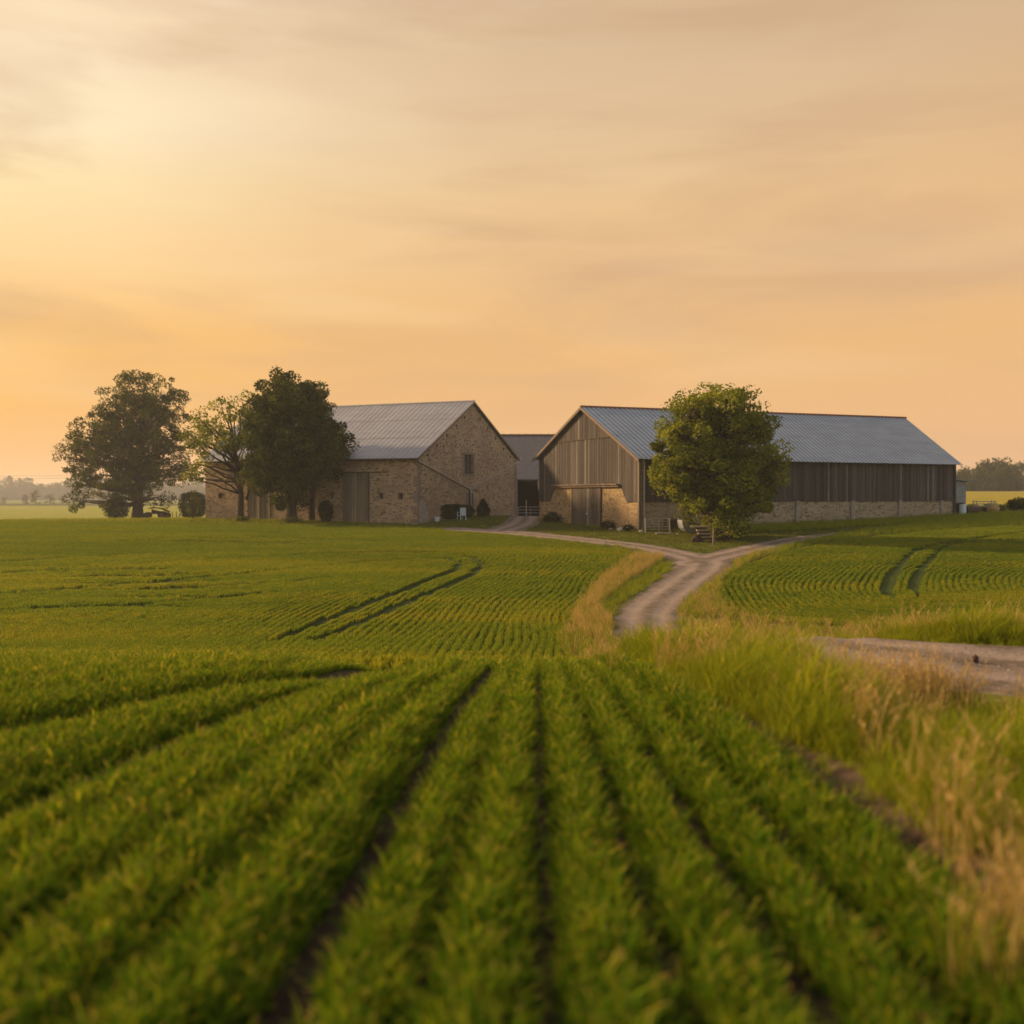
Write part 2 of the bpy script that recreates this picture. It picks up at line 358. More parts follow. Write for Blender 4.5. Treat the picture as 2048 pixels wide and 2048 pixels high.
# ------------------------------------------------------------------ ground
def build_ground():
    ys=np.concatenate([np.linspace(-14,.5,20),np.arange(.7,16,.05),np.geomspace(16.1,125,330),np.geomspace(126,3500,110)])
    us=np.concatenate([np.linspace(-2.2,-.75,60),np.linspace(-.745,.745,760),np.linspace(.75,2.2,60)])
    Y,U=np.meshgrid(ys,us,indexing='ij'); X=U*(np.maximum(Y,0)+4); 
    Z=H(X,Y); x=X.ravel(); y=Y.ravel()
    near=(y>.5)&(y<17)&(x<4)&(x>-14)
    rel=np.zeros(x.shape); S=np.zeros(x.shape)+99; g=np.ones(x.shape)
    rel[near],S[near],g[near]=fur_relief(x[near],y[near])
    rd=np.full(x.shape,9.); m=(y<125)&(y>4); rd[m]=road_sdf(x[m],y[m])
    inL=inside(x,y,LPOLY)&(y<110); inR=inside(x,y,RPOLY)
    fg=(y<16)&(S<EDGE+.02); soilstrip=near&(abs(S-EDGE-.15)*g<.26)
    # colours: bare earth, crop floor, lawn, dry verge
    C=np.empty((len(x),3)); C[:]=(.12,.125,.02)
    C[inL|inR]=(.060,.075,.014)
    C[fg]=(.070,.045,.026); C[soilstrip]=(.13,.08,.05)
    verge=(y<46)&~(inL|inR|fg|soilstrip); C[verge]=(.16,.14,.025)
    yel=(y>104)&(x>30); C[yel]=(.34,.26,.03)
    lf=(y>112)&(x<5)&(y<330); C[lf]=(.30,.28,.05)
    st=(y>=330)&(y<440)&(x<30); C[st]=(.09,.09,.03)
    ff=(y>=440)&(x<60); C[ff]=(.2,.2,.05)
    C[(y>=360)&(x>60)]=(.08,.08,.02)
    C[(rd<.1)]=(.19,.145,.10)
    Z=Z.ravel()+rel-.07*(rd<-.25)
    ny,nx=X.shape; idx=np.arange(ny*nx).reshape(ny,nx)
    Fq=np.stack([idx[:-1,:-1],idx[:-1,1:],idx[1:,1:],idx[1:,:-1]],-1).reshape(-1,4)
    s=NT('field earth and turf'); a=s.attr('base'); v=s.obj()
    n1=s.noise(v,.35,6,.65); n2=s.noise(v,5.,6,.7); n3=s.noise(s.obj((.03,.3,.3)),1.,5,.6)
    c=s.mix(.55,a.outputs['Color'],s.ramp(n1,[(.3,g4(.55)),(.7,g4(1.3))]),'MULTIPLY')
    c=s.mix(.6,c,s.ramp(n2,[(.3,g4(.45)),(.7,g4(1.4))]),'MULTIPLY')
    c=s.mix(.35,c,s.ramp(n3,[(.35,g4(.5)),(.6,g4(1.25))]),'MULTIPLY')
    mat=s.pbr(c,1.,bump=n2,bs=.9,bd=.06,spec=.05)
    me=np_mesh('ground',np.column_stack([x,y,Z]),Fq,mat,smooth=True)
    ca=me.attributes.new('base','FLOAT_COLOR','POINT'); ca.data.foreach_set('color',np.column_stack([C,np.ones(len(C))]).astype(np.float32).ravel())
    o=link(bpy.data.objects.new('ground',me)); tag(o,kind='structure')
build_ground()

def build_road():
    def patch(x0,x1,y0,y1,st):
        X,Y=np.meshgrid(np.arange(x0,x1,st),np.arange(y0,y1,st)); sh=X.shape; x=X.ravel(); y=Y.ravel(); d=road_sdf(x,y)
        idx=np.arange(len(x)).reshape(sh); Q=np.stack([idx[:-1,:-1],idx[:-1,1:],idx[1:,1:],idx[1:,:-1]],-1).reshape(-1,4)
        Q=Q[(d[Q]<0).any(1)]; used=np.unique(Q); o=used[d[used]>0]
        for _ in range(2):
            e=.02; gx=(road_sdf(x[o]+e,y[o])-road_sdf(x[o]-e,y[o]))/(2*e); gy=(road_sdf(x[o],y[o]+e)-road_sdf(x[o],y[o]-e))/(2*e)
            dd=road_sdf(x[o],y[o]); g2=np.maximum(gx*gx+gy*gy,.3); x[o]-=dd*gx/g2; y[o]-=dd*gy/g2
        remap=np.full(len(x),-1); remap[used]=np.arange(len(used))
        return x[used],y[used],remap[Q]
    A=patch(2.5,18,5.5,31.0,.10); B=patch(-12,95,31.0-.0,125,.22)
    x=np.r_[A[0],B[0]]; y=np.r_[A[1],B[1]]; Q=np.vstack([A[2],B[2]+len(A[0])]); d=road_sdf(x,y)
    # wheel ruts: two shallow tracks either side of each centre line, a little grass-free crown between
    c=np.full(x.shape,9.); 
    for l,w in ROADS: c=np.minimum(c,seg_dist(x,y,l))
    rut=np.exp(-((c-.62)/.22)**2); z=H(x,y)+.035-.035*rut+.02*np.sin(x*3.1)*np.sin(y*2.3)*sm(0,-.5,d)-.03*sm(-.25,0,d)
    s=NT('pale gravel track'); v=s.obj(); a=s.attr('tint'); n=s.noise(v,1.1,6,.7); f=s.noise(v,22,4,.75); p=s.noise(v,6,4,.7)
    col=s.ramp(n,[(.3,(.18,.128,.094,1)),(.7,(.31,.225,.167,1))]); col=s.mix(s.ramp(a.outputs['Fac'],[(0,BLK),(1,g4(.65))]),col,(.37,.275,.205,1))
    col=s.mix(.7,col,s.ramp(f,[(.3,g4(.4)),(.62,g4(1.2))]),'MULTIPLY')
    col=s.mix(s.ramp(s.math('MULTIPLY',s.ramp(a.outputs['Fac'],[(0,WHT),(.5,BLK)]),s.noise(s.obj(),2.2,5,.7)),[(.42,BLK),(.54,g4(.85))]),col,(.13,.095,.06,1))
    mat=s.pbr(col,1.,bump=s.math('ADD',f,p),bs=.8,bd=.03,spec=.05)
    o=np_obj('dirt_road',np.column_stack([x,y,z]),Q,mat,tint=rut,smooth=True); tag(o,kind='structure')
build_road()

# ------------------------------------------------------------------ instanced stuff (grass, crops, far woods)
PROT=bpy.data.collections.new('prototypes')   # never linked to the scene
def blades(n,spread,h0,h1,w,lean,curl,seed,mat,name,tbase=.3,tvar=.4,ptip=.15,heads=0,seg=3):
    r=np.random.default_rng(seed); V=[];Q=[];T=[];b=0
    for i in range(n):
        a=r.uniform(0,2*math.pi); rr=spread*math.sqrt(r.uniform()); bx,by=rr*math.cos(a),rr*math.sin(a)
        az=r.uniform(0,2*math.pi); h=r.uniform(h0,h1); le=lean*r.uniform(.2,1.2); cu=curl*r.uniform(.2,1.3); dx,dy=math.cos(az),math.sin(az)
        gold=r.uniform()<ptip; ww=w*r.uniform(.7,1.25)*(1.25 if gold else 1); tw=az+math.pi/2+r.uniform(-.5,.5); sx,sy=math.cos(tw)*ww/2,math.sin(tw)*ww/2
        base=tbase+r.uniform(-tvar,tvar)*.5; tip=(1. if gold else base+r.uniform(0,.2))
        for k in range(seg+1):
            t=k/seg; out=h*(le*t+cu*t*t*t); zz=h*(t-.35*cu*t**3); wk=(1-t**(3. if gold else 1.8))*.95+.05 if k<seg else .06
            if k==0: wk=.6
            px,py=bx+dx*out,by+dy*out
            V+= [(px-sx*wk,py-sy*wk,zz),(px+sx*wk,py+sy*wk,zz)]
            tt=base if t<.5 else base+(tip-base)*(t-.5)*2; T+=[tt,tt]
            if k: Q.append((b+2*k-2,b+2*k-1,b+2*k+1,b+2*k))
        b+=2*(seg+1)
        if heads and i<heads:
            # seed head: little spikelets up the top quarter of the stalk
            for q in range(12):
                t=.72+.28*q/11+.02; t=min(t,1.); out=h*(le*t+cu*t*t*t); zz=h*(t-.35*cu*t**3); px,py=bx+dx*out,by+dy*out
                wv_=0; aa=r.uniform(0,6.28); L=.022*(1.25-t)*4*.5+.006; ex,ey=math.cos(aa)*L,math.sin(aa)*L; zs=L*1.3; wv=.0045
                V+=[(px,py,zz),(px+ex*.5-ey*.2,py+ey*.5+ex*.2,zz+zs*.35),(px+ex,py+ey,zz+zs),(px+ex*.5+ey*.2,py+ey*.5-ex*.2,zz+zs*.55)]
                T+=[.75+r.uniform(-.1,.25)]*4; Q.append((b,b+1,b+2,b+3)); b+=4
    me=np_mesh(name,np.array(V),np.array(Q),mat,tint=np.clip(T,0,1)); o=bpy.data.objects.new(name,me); return o
def proto_col(name,objs):
    c=bpy.data.collections.new(name)
    for o in objs: c.objects.link(o)
    return c
def scatter(name,pos,rot,scl,idx,coll,label,kind='stuff',cat=None):
    me=bpy.data.meshes.new(name); n=len(pos); me.vertices.add(n); me.vertices.foreach_set('co',np.asarray(pos,np.float32).ravel())
    a=me.attributes.new('rot','FLOAT_VECTOR','POINT'); a.data.foreach_set('vector',np.asarray(rot,np.float32).ravel())
    a=me.attributes.new('scl','FLOAT_VECTOR','POINT'); a.data.foreach_set('vector',np.asarray(scl,np.float32).ravel())
    a=me.attributes.new('idx','INT','POINT'); a.data.foreach_set('value',np.asarray(idx,np.int32))
    o=link(bpy.data.objects.new(name,me)); tag(o,label,cat,kind=kind)
    ng=bpy.data.node_groups.new(name,'GeometryNodeTree'); ng.interface.new_socket('Geometry',in_out='INPUT',socket_type='NodeSocketGeometry'); ng.interface.new_socket('Geometry',in_out='OUTPUT',socket_type='NodeSocketGeometry')
    N=ng.nodes; gi=N.new('NodeGroupInput'); go=N.new('NodeGroupOutput'); ip=N.new('GeometryNodeInstanceOnPoints'); ci=N.new('GeometryNodeCollectionInfo')
    ci.inputs['Collection'].default_value=coll; ci.inputs['Separate Children'].default_value=True; ci.inputs['Reset Children'].default_value=True
    def na(nm,dt):
        x=N.new('GeometryNodeInputNamedAttribute'); x.data_type=dt; x.inputs['Name'].default_value=nm; return [s for s in x.outputs if s.enabled and s.name=='Attribute'][0]
    L=ng.links; L.new(gi.outputs[0],ip.inputs['Points']); L.new(ci.outputs[0],ip.inputs['Instance']); ip.inputs['Pick Instance'].default_value=True
    L.new(na('idx','INT'),ip.inputs['Instance Index']); L.new(na('scl','FLOAT_VECTOR'),ip.inputs['Scale'])
    er=N.new('FunctionNodeEulerToRotation'); L.new(na('rot','FLOAT_VECTOR'),er.inputs[0]); L.new(er.outputs[0],ip.inputs['Rotation'])
    L.new(ip.outputs[0],go.inputs[0]); md=o.modifiers.new('scatter','NODES'); md.node_group=ng
    return o
def rots(n,tilt=.12):
    return np.column_stack([RNG.normal(0,tilt,n),RNG.normal(0,tilt,n),RNG.uniform(0,6.283,n)])
def vis(x,y,m=1.5): return (abs(x)<.56*y+m)

# foreground crop
crop=proto_col('crop_protos',[blades(16,.042,.07,.165,.0105,.40,.55,10+i,M['crop'],'crop_tuft',.30,.80,.20) for i in range(6)])
N=125000; yy=np.sqrt(RNG.uniform(.9**2,15.5**2,N)); xx=RNG.uniform(-1,1,N)*(.56*yy+1.0)-np.where(np.arange(N)%5==0,RNG.uniform(0,5,N),0)
s_=f_inv(xx,yy); g_=np.clip(1+np.interp(s_,FX,np.gradient(FD,FX))*np.clip((10-yy)/5,-.15,2),.3,5)
keep=s_<EDGE+.02+RNG.normal(0,.045,N); hh=np.ones(N)
for c,w,st in FUR:
    dd=abs(s_-c)*g_; keep&=~((dd<w*.5)&(RNG.uniform(size=N)<st)); hh*=1-.25*st*np.exp(-(dd/(w*1.2))**2)
ln=np.sin(xx*1.7+yy*.6)*.5+np.sin(yy*1.1-xx*.8)*.5
hh*=1.08*(1+.14*ln+RNG.normal(0,.16,N))
xx,yy,hh=xx[keep],yy[keep],hh[keep]; rel,_,_=fur_relief(xx,yy)
n=len(xx); print('fg crop',n)
scatter('crop_plants',np.column_stack([xx,yy,H(xx,yy)+rel-.01]),rots(n,.15),np.column_stack([hh,hh,hh*RNG.uniform(.85,1.15,n)]),RNG.integers(0,6,n),crop,
  'young green cereal crop in converging rows with brown furrows nearest the camera',cat='crop')

# mid fields
def strip(n,L,wd,h0,h1,seed,mt='cropM'):
    r=np.random.default_rng(seed); V=[];Q=[];T=[]
    for i in range(n):
        bx=r.uniform(-L/2,L/2); by=r.normal(0,wd); az=r.uniform(0,6.28); h=r.uniform(h0,h1); le=h*r.uniform(.1,.5); w=.011*r.uniform(.7,1.3)
        dx,dy=math.cos(az)*le,math.sin(az)*le*.7; a=r.uniform(0,3.14); sx,sy=math.cos(a)*w,math.sin(a)*w; b=len(V)
        V+=[(bx-sx,by-sy,0),(bx+sx,by+sy,0),(bx+dx*.35+sx,by+dy*.35+sy,h*.6),(bx+dx*.35-sx,by+dy*.35-sy,h*.6),(bx+dx+sx*.15,by+dy+sy*.15,h),(bx+dx-sx*.15,by+dy-sy*.15,h)]
        base=.42+r.uniform(-.25,.25); tip=min(1,base+r.uniform(.0,.3)) if r.uniform()>.08 else 1.; T+=[base]*4+[tip]*2; Q+=[(b,b+1,b+2,b+3),(b+3,b+2,b+4,b+5)]
    return bpy.data.objects.new('field_tuft',np_mesh('field_tuft',np.array(V),np.array(Q),M[mt],tint=T))
cropm=proto_col('cropm_protos',[strip(85,.9,.045,.10,.19,40+i) for i in range(6)]+[strip(85,.9,.045,.10,.19,50+i,'cropY') for i in range(4)])
def field_scatter(name,poly,line,trams,bbox,label,pitch,N,rows_until=60,y0=16):
    yy=(RNG.uniform(y0**1.8,bbox[3]**1.8,N))**(1/1.8); xx=RNG.uniform(-1,1,N)*(.56*yy+2)
    m=inside(xx,yy,poly)&(yy<bbox[3]); xx,yy=xx[m],yy[m]
    for _ in range(2):
        e=.15; d=seg_dist(xx,yy,line); gx=(seg_dist(xx+e,yy,line)-seg_dist(xx-e,yy,line))/(2*e); gy=(seg_dist(xx,yy+e,line)-seg_dist(xx,yy-e,line))/(2*e)
        g=np.hypot(gx,gy)+1e-6; gx/=g; gy/=g
        wob=.10*np.sin(xx*.5+yy*.4)+.06*np.sin(xx*1.1-yy*.7); mv=(np.floor((d+wob)/pitch)+.5)*pitch-d-wob; xx=xx+gx*mv; yy=yy+gy*mv
    d=seg_dist(xx,yy,line); n=len(xx); far=np.clip((d-rows_until)/8,0,1)
    off=RNG.normal(0,.02+.16*far,n); xx+=gx*off; yy+=gy*off
    keep=(road_sdf(xx,yy)>.25)&inside(xx,yy,poly)
    for t in trams: keep&=seg_dist(xx,yy,t)>(.30+.26*far)*(1+.12*np.sin(xx*2+yy*1.7))
    lowf=np.sin(xx*.22+.3*np.sin(yy*.2))*np.sin(yy*.35+1.3*np.sin(xx*.09))
    k=np.sin(xx*.35+2*np.sin(yy*.33))*np.sin(yy*1.7+1.5*np.sin(xx*.16))
    keep&=~((k>.80)&(RNG.uniform(size=n)<.75)&(far>.5))
    xx,yy,lowf,gx,gy,far=[q[keep] for q in (xx,yy,lowf,gx,gy,far)]; n=len(xx); print(name,n)
    streak=np.sin(yy*2.1+2.5*np.sin(xx*.11)+.4*np.sin(xx*.9))*np.sin(xx*.21+yy*.15+1); s=np.clip(1+.16*lowf+.13*np.sin(xx*2.9+3*np.sin(yy*1.7))*np.sin(yy*3.3+xx*1.3)-.30*far*np.clip(streak,-.3,1)+RNG.normal(0,.06,n),.45,1.5)*np.where((streak>.62)&(far>.4),.4,1.); rt=rots(n,.03); rt[:,2]=np.arctan2(gx,-gy)+RNG.normal(0,.06+.7*far,n)
    scatter(name,np.column_stack([xx,yy,H(xx,yy)-.02]),rt,np.column_stack([s,s*(1+.6*far),s]),np.where(RNG.uniform(size=n)<np.clip(.35+.45*np.sin(xx*.13+2*np.sin(yy*.11))*np.sin(yy*.42+xx*.06)+.25*np.sin(yy*1.3+1.2*np.sin(xx*.17)),0.02,1)*np.interp(yy,[35,60,85],[1.2,.8,.35]),RNG.integers(6,10,n),RNG.integers(0,6,n)),cropm,label,cat='crop')
field_scatter('left_field_crop',LPOLY,RL,TL,(-60,6,16,104),'green cereal crop with curving rows filling the field left of the track',.30,260000,rows_until=13)
field_scatter('right_field_crop',RPOLY,RBs,TR,(6,60,30,92),'green cereal crop with curved rows in the field right of the track',.31,160000,rows_until=14,y0=30)

# verge grasses
lush=proto_col('lush_protos',[blades(22,.09,.22,.46,.010,.35,.55,70+i,M['lush'],'grass_tuft',.45,.5,.12,seg=3) for i in range(5)])
dry=proto_col('dry_protos',[blades(16,.12,.30,.68,.0055,.20,.25,90+i,M['dry'],'dry_tuft',.35,.5,.4,heads=5,seg=4) for i in range(5)])
short=proto_col('short_protos',[blades(24,.16,.05,.13,.016,.45,.5,110+i,M['short'],'turf_tuft',.45,.6,.15,seg=2) for i in range(4)])
P_l=[];P_d=[];P_s=[]
def put(L,x,y,s,sz=None,lift=0): 
    L.append(np.column_stack([x,y,H(x,y)-.015+lift,s,s if sz is None else sz]))
def poly_pts(poly,dens):
    poly=np.asarray(poly); x0,y0=poly.min(0); x1,y1=poly.max(0); n=int((x1-x0)*(y1-y0)*dens)
    x=RNG.uniform(x0,x1,n); y=RNG.uniform(y0,y1,n); m=inside(x,y,poly)&vis(x,y,2); return x[m],y[m]
# A: lush verge between the soil strip and the near road
n=17000; y=np.sqrt(RNG.uniform(1.5**2,17**2,n)); x=RNG.uniform(1.2,9.5,n); S=f_inv(x,np.minimum(y,15)); m=((S>EDGE+.15)|((y>13.5)&(x>1.9)))&(road_sdf(x,y)>-.02)&vis(x,y,.6); x,y=x[m],y[m]
patch=np.sin(x*1.9+1)*np.sin(y*1.3+.5)+.5*np.sin(x*4.1-y*2.7)
edge=np.clip((f_inv(x,np.minimum(y,15))-EDGE-.17+.14*np.sin(y*2.7)*np.sin(y*1.1+x))/.16,0,1)
rdd=road_sdf(x,y); rd=np.where((x/y>.295)&(y<13.5),np.clip((rdd-.1)/2.6,.15,1),np.clip(rdd/.5,.35,1)); k=RNG.uniform(size=len(x))<(.55+.45*edge)
put(P_l,x[k],y[k],(RNG.uniform(.55,1.15,k.sum())*(1+.35*patch[k]))*(.5+.5*edge[k])*rd[k])
n=1500; y=np.sqrt(RNG.uniform(2.2**2,16**2,n)); x=RNG.uniform(1.6,8,n); cl=np.sin(x*2.3+y*.7)*np.sin(y*1.9-x); m=(f_inv(x,np.minimum(y,15))>EDGE+.40)&((road_sdf(x,y)>1.5)|((x/y<.30)&(road_sdf(x,y)>.1)))&vis(x,y,.5)&(cl>RNG.uniform(-.5,.8,n)); x,y=x[m],y[m]
put(P_d,x,y,RNG.uniform(.5,1.15,len(x)))
# tall dry clump by the near road
for cx,cy,nn,sp in ((2.6,8.2,8,.25),(3.1,7.4,8,.25),(2.45,5.6,4,.2),(1.70,3.4,4,.07),(1.95,3.9,4,.08),(2.2,4.8,5,.12),(1.8,10.8,8,.3),(3.85,9.6,30,.2),(4.15,9.5,18,.16),(3.3,9.8,12,.2)):
    x=RNG.normal(cx,sp,nn); y=RNG.normal(cy,sp*.8,nn); put(P_d,x,y,RNG.uniform(.75,1.05,nn))
n=2600; x=RNG.uniform(2.5,8,n); y=RNG.uniform(8,13.5,n); q=road_sdf(x,y); m=(q>-.75)&(q<.5)&(y<12.8-.15*x); x,y=x[m],y[m]; m=RNG.uniform(size=len(x))<.45; put(P_d,x[m],y[m],RNG.uniform(.10,.22,m.sum()))
# B: verge beyond the near road
n=9000; x=RNG.uniform(1.6,14,n); y=RNG.uniform(11,20,n); m=(road_sdf(x,y)>.0)&vis(x,y,.8)&(y>11.2+.0*x)&(y>16.2-.62*(x-1.5)-.1*np.maximum(0,x-6)); x,y=x[m],y[m]
rs=np.clip(road_sdf(x,y)/.6,.25,1)
put(P_l,x,y,RNG.uniform(.6,1.25,len(x))*rs)
k=(RNG.uniform(size=len(x))<.22)&(rs>.9)&(y>13.4); put(P_d,x[k],y[k],RNG.uniform(.7,1.0,k.sum()))
# C: golden band left of the road and the valley floor
gold=np.vstack([hits([(1134,1278),(1150,1220),(1188,1172),(1238,1134),(1272,1114),(1330,1112),(1318,1128),(1262,1160),(1222,1192),(1195,1215),(1225,1245),(1225,1282)])])
x,y=poly_pts(gold,26); m=road_sdf(x,y)>.15; x,y=x[m],y[m]; put(P_d,x,y,RNG.uniform(.55,.95,len(x)))
x,y=poly_pts(gold,14); m=road_sdf(x,y)>.15; x,y=x[m],y[m]; put(P_l,x,y,RNG.uniform(.7,1.1,len(x)))
grn=hits([(1200,1215),(1226,1190),(1266,1160),(1322,1128),(1350,1128),(1352,1148),(1290,1178),(1236,1212),(1220,1245)])
x,y=poly_pts(grn,34); m=(road_sdf(x,y)>.05); x,y=x[m],y[m]; put(P_l,x,y,RNG.uniform(.5,.9,len(x)))
val=np.array([(1.9,14.5),(22,14.5),hit(2100,1240),hit(1850,1252),hit(1700,1256),hit(1560,1252),hit(1478,1238),(7.5,39),hit(1355,1245),(4.,36),(1.6,36)])
x,y=poly_pts(val,13); m=(road_sdf(x,y)>.1); x,y=x[m],y[m]; k=RNG.uniform(size=len(x))<.55; put(P_l,x[k],y[k],RNG.uniform(.8,1.3,k.sum()))
k=~k&(RNG.uniform(size=len(x))<.75); put(P_d,x[k],y[k],RNG.uniform(.7,1.1,k.sum()))
# D: verge between road and right field
vr=np.vstack([hits([(1352,1235),(1362,1200),(1400,1170),(1440,1142),(1500,1112),(1600,1086),(1720,1064),(1860,1048),(2048,1036),(2048,1050),(1900,1060),(1740,1073),(1600,1098),(1500,1126),(1442,1163),(1442,1200),(1476,1240)])])
x,y=poly_pts(vr,26); dR=seg_dist(x,y,RBs); m=(road_sdf(x,y)>.1); x,y,dR=x[m],y[m],dR[m]; k=RNG.uniform(size=len(x))<.6
put(P_l,x[k],y[k],RNG.uniform(.7,1.25,k.sum())); k=~k&(y<62); put(P_d,x[k],y[k],RNG.uniform(.55,.95,k.sum()))
# E: strip between left field and the farm road, yard lawn, long grass at the timber barn
st=np.vstack([hits([(1330,1110),(1262,1104),(1150,1092),(1020,1075),(900,1064),(700,1058),(400,1050),(0,1046)]),hits([(0,1041),(400,1038),(700,1046),(900,1060),(1020,1070),(1150,1082),(1290,1100)])])
x,y=poly_pts(st,9); m=(road_sdf(x,y)>.15); x,y=x[m],y[m]; put(P_l,x,y,RNG.uniform(.45,.95,len(x)))
yard=np.array([(-62,88),(-30,86),(-9,78),(-3,72),(4,66),hit(1290,1100),hit(1400,1120),hit(1540,1098),hit(1700,1064),(46,92),(39,89),(9.8,75.6),(2.6,91.4),(.4,108),(-8.3,87.6),(-29.6,96.6),(-62,101)])
x,y=poly_pts(yard,11); m=(road_sdf(x,y)>.02); x,y=x[m],y[m]; print('yard',len(x)); put(P_s,x,y,RNG.uniform(.7,1.6,len(x)))
lg=np.array([(14.5,73.5),(30,80.5),(46,88),(60,96),(46,93.5),(39.5,89.5),(9.9,75.9)])
x,y=poly_pts(lg,22); m=(road_sdf(x,y)>.2); x,y=x[m],y[m]; put(P_l,x,y,RNG.uniform(.6,1.35,len(x)))
# weeds at the feet of walls
def wall_weeds(a,b,n,s0=.5,s1=1.1,off=.35):
    a=Vector(a);b=Vector(b); t=RNG.uniform(0,1,n); nrm=Vector((b-a)).normalized(); nx,ny=nrm.y,-nrm.x
    o=RNG.uniform(.05,off,n); x=a.x+(b.x-a.x)*t+nx*o; y=a.y+(b.y-a.y)*t+ny*o; put(P_l,x,y,RNG.uniform(s0,s1,n))
wall_weeds((-29.6,97),(-8.3,88),160,.3,.8); wall_weeds((2.43,91.8),(9.6,76),180,.3,.9)
wall_weeds((9.65,76),(39.7,89.8),500,.6,1.5,.6); wall_weeds((-8.3,88),(.5,108.8),90,.3,.6)
for nm,P,coll,k,lab in (('verge_grass',P_l,lush,5,'lush yellow-green grass on the verges and along the walls'),('dry_grass',P_d,dry,5,'tall golden dry grass with seed heads beside the track'),('turf_grass',P_s,short,4,'short mown-looking grass of the farmyard')):
    A=np.vstack(P); n=len(A); print(nm,n)
    scatter(nm,A[:,:3],rots(n,.16),np.column_stack([A[:,3],A[:,3],A[:,4]*RNG.uniform(.85,1.15,n)]),RNG.integers(0,k,n),coll,lab,cat='grass')

# ------------------------------------------------------------------ foliage
def leaves(P,size,tint,rng,aspect=.62,up=.25):
    n=len(P); d=rng.normal(size=(n,3)); d[:,2]*=.7; d/=np.linalg.norm(d,axis=1)[:,None]
    q=rng.normal(size=(n,3)); q[:,2]+=up*3; w=np.cross(d,q); w/=np.linalg.norm(w,axis=1)[:,None]+1e-9
    s=size*rng.uniform(.6,1.35,n)[:,None]; a=P-d*s*.5; b=P+w*s*aspect*.5; c=P+d*s*.5; e=P-w*s*aspect*.5
    V=np.stack([a,b,c,e],1).reshape(-1,3); Q=np.arange(4*n).reshape(-1,4); return V,Q,np.repeat(tint,4)
def crown_points(blobs,n_leaf,clump_r,rng,per=60,hollow=.35):
    vol=np.array([b[3]*b[4]*b[5] for b in blobs])**.75; vol/=vol.sum(); P=[];T=[];K=[]
    for b,v in zip(blobs,vol):
        nc=max(3,int(n_leaf/per*v)); u=rng.normal(size=(nc,3)); u/=np.linalg.norm(u,axis=1)[:,None]
        r=(hollow+(1-hollow)*rng.uniform(size=nc))**(.6); c=np.array(b[:3])+u*r[:,None]*np.array(b[3:6])
        for ci in c:
            m=int(per*rng.uniform(.5,1.5)); g_=rng.normal(size=(m,3)); g_/=np.linalg.norm(g_,axis=1)[:,None]; q=ci+g_*(rng.uniform(.25,1,m)**.45)[:,None]*clump_r*1.75*np.array([1,1,.8])*rng.uniform(.55,1.35)*np.array([1,1,1])
            P.append(q); T.append(np.clip(rng.uniform(.15,.8)+rng.normal(0,.12,m),0,1)); K.append(ci)
    return np.vstack(P),np.concatenate(T),np.array(K)
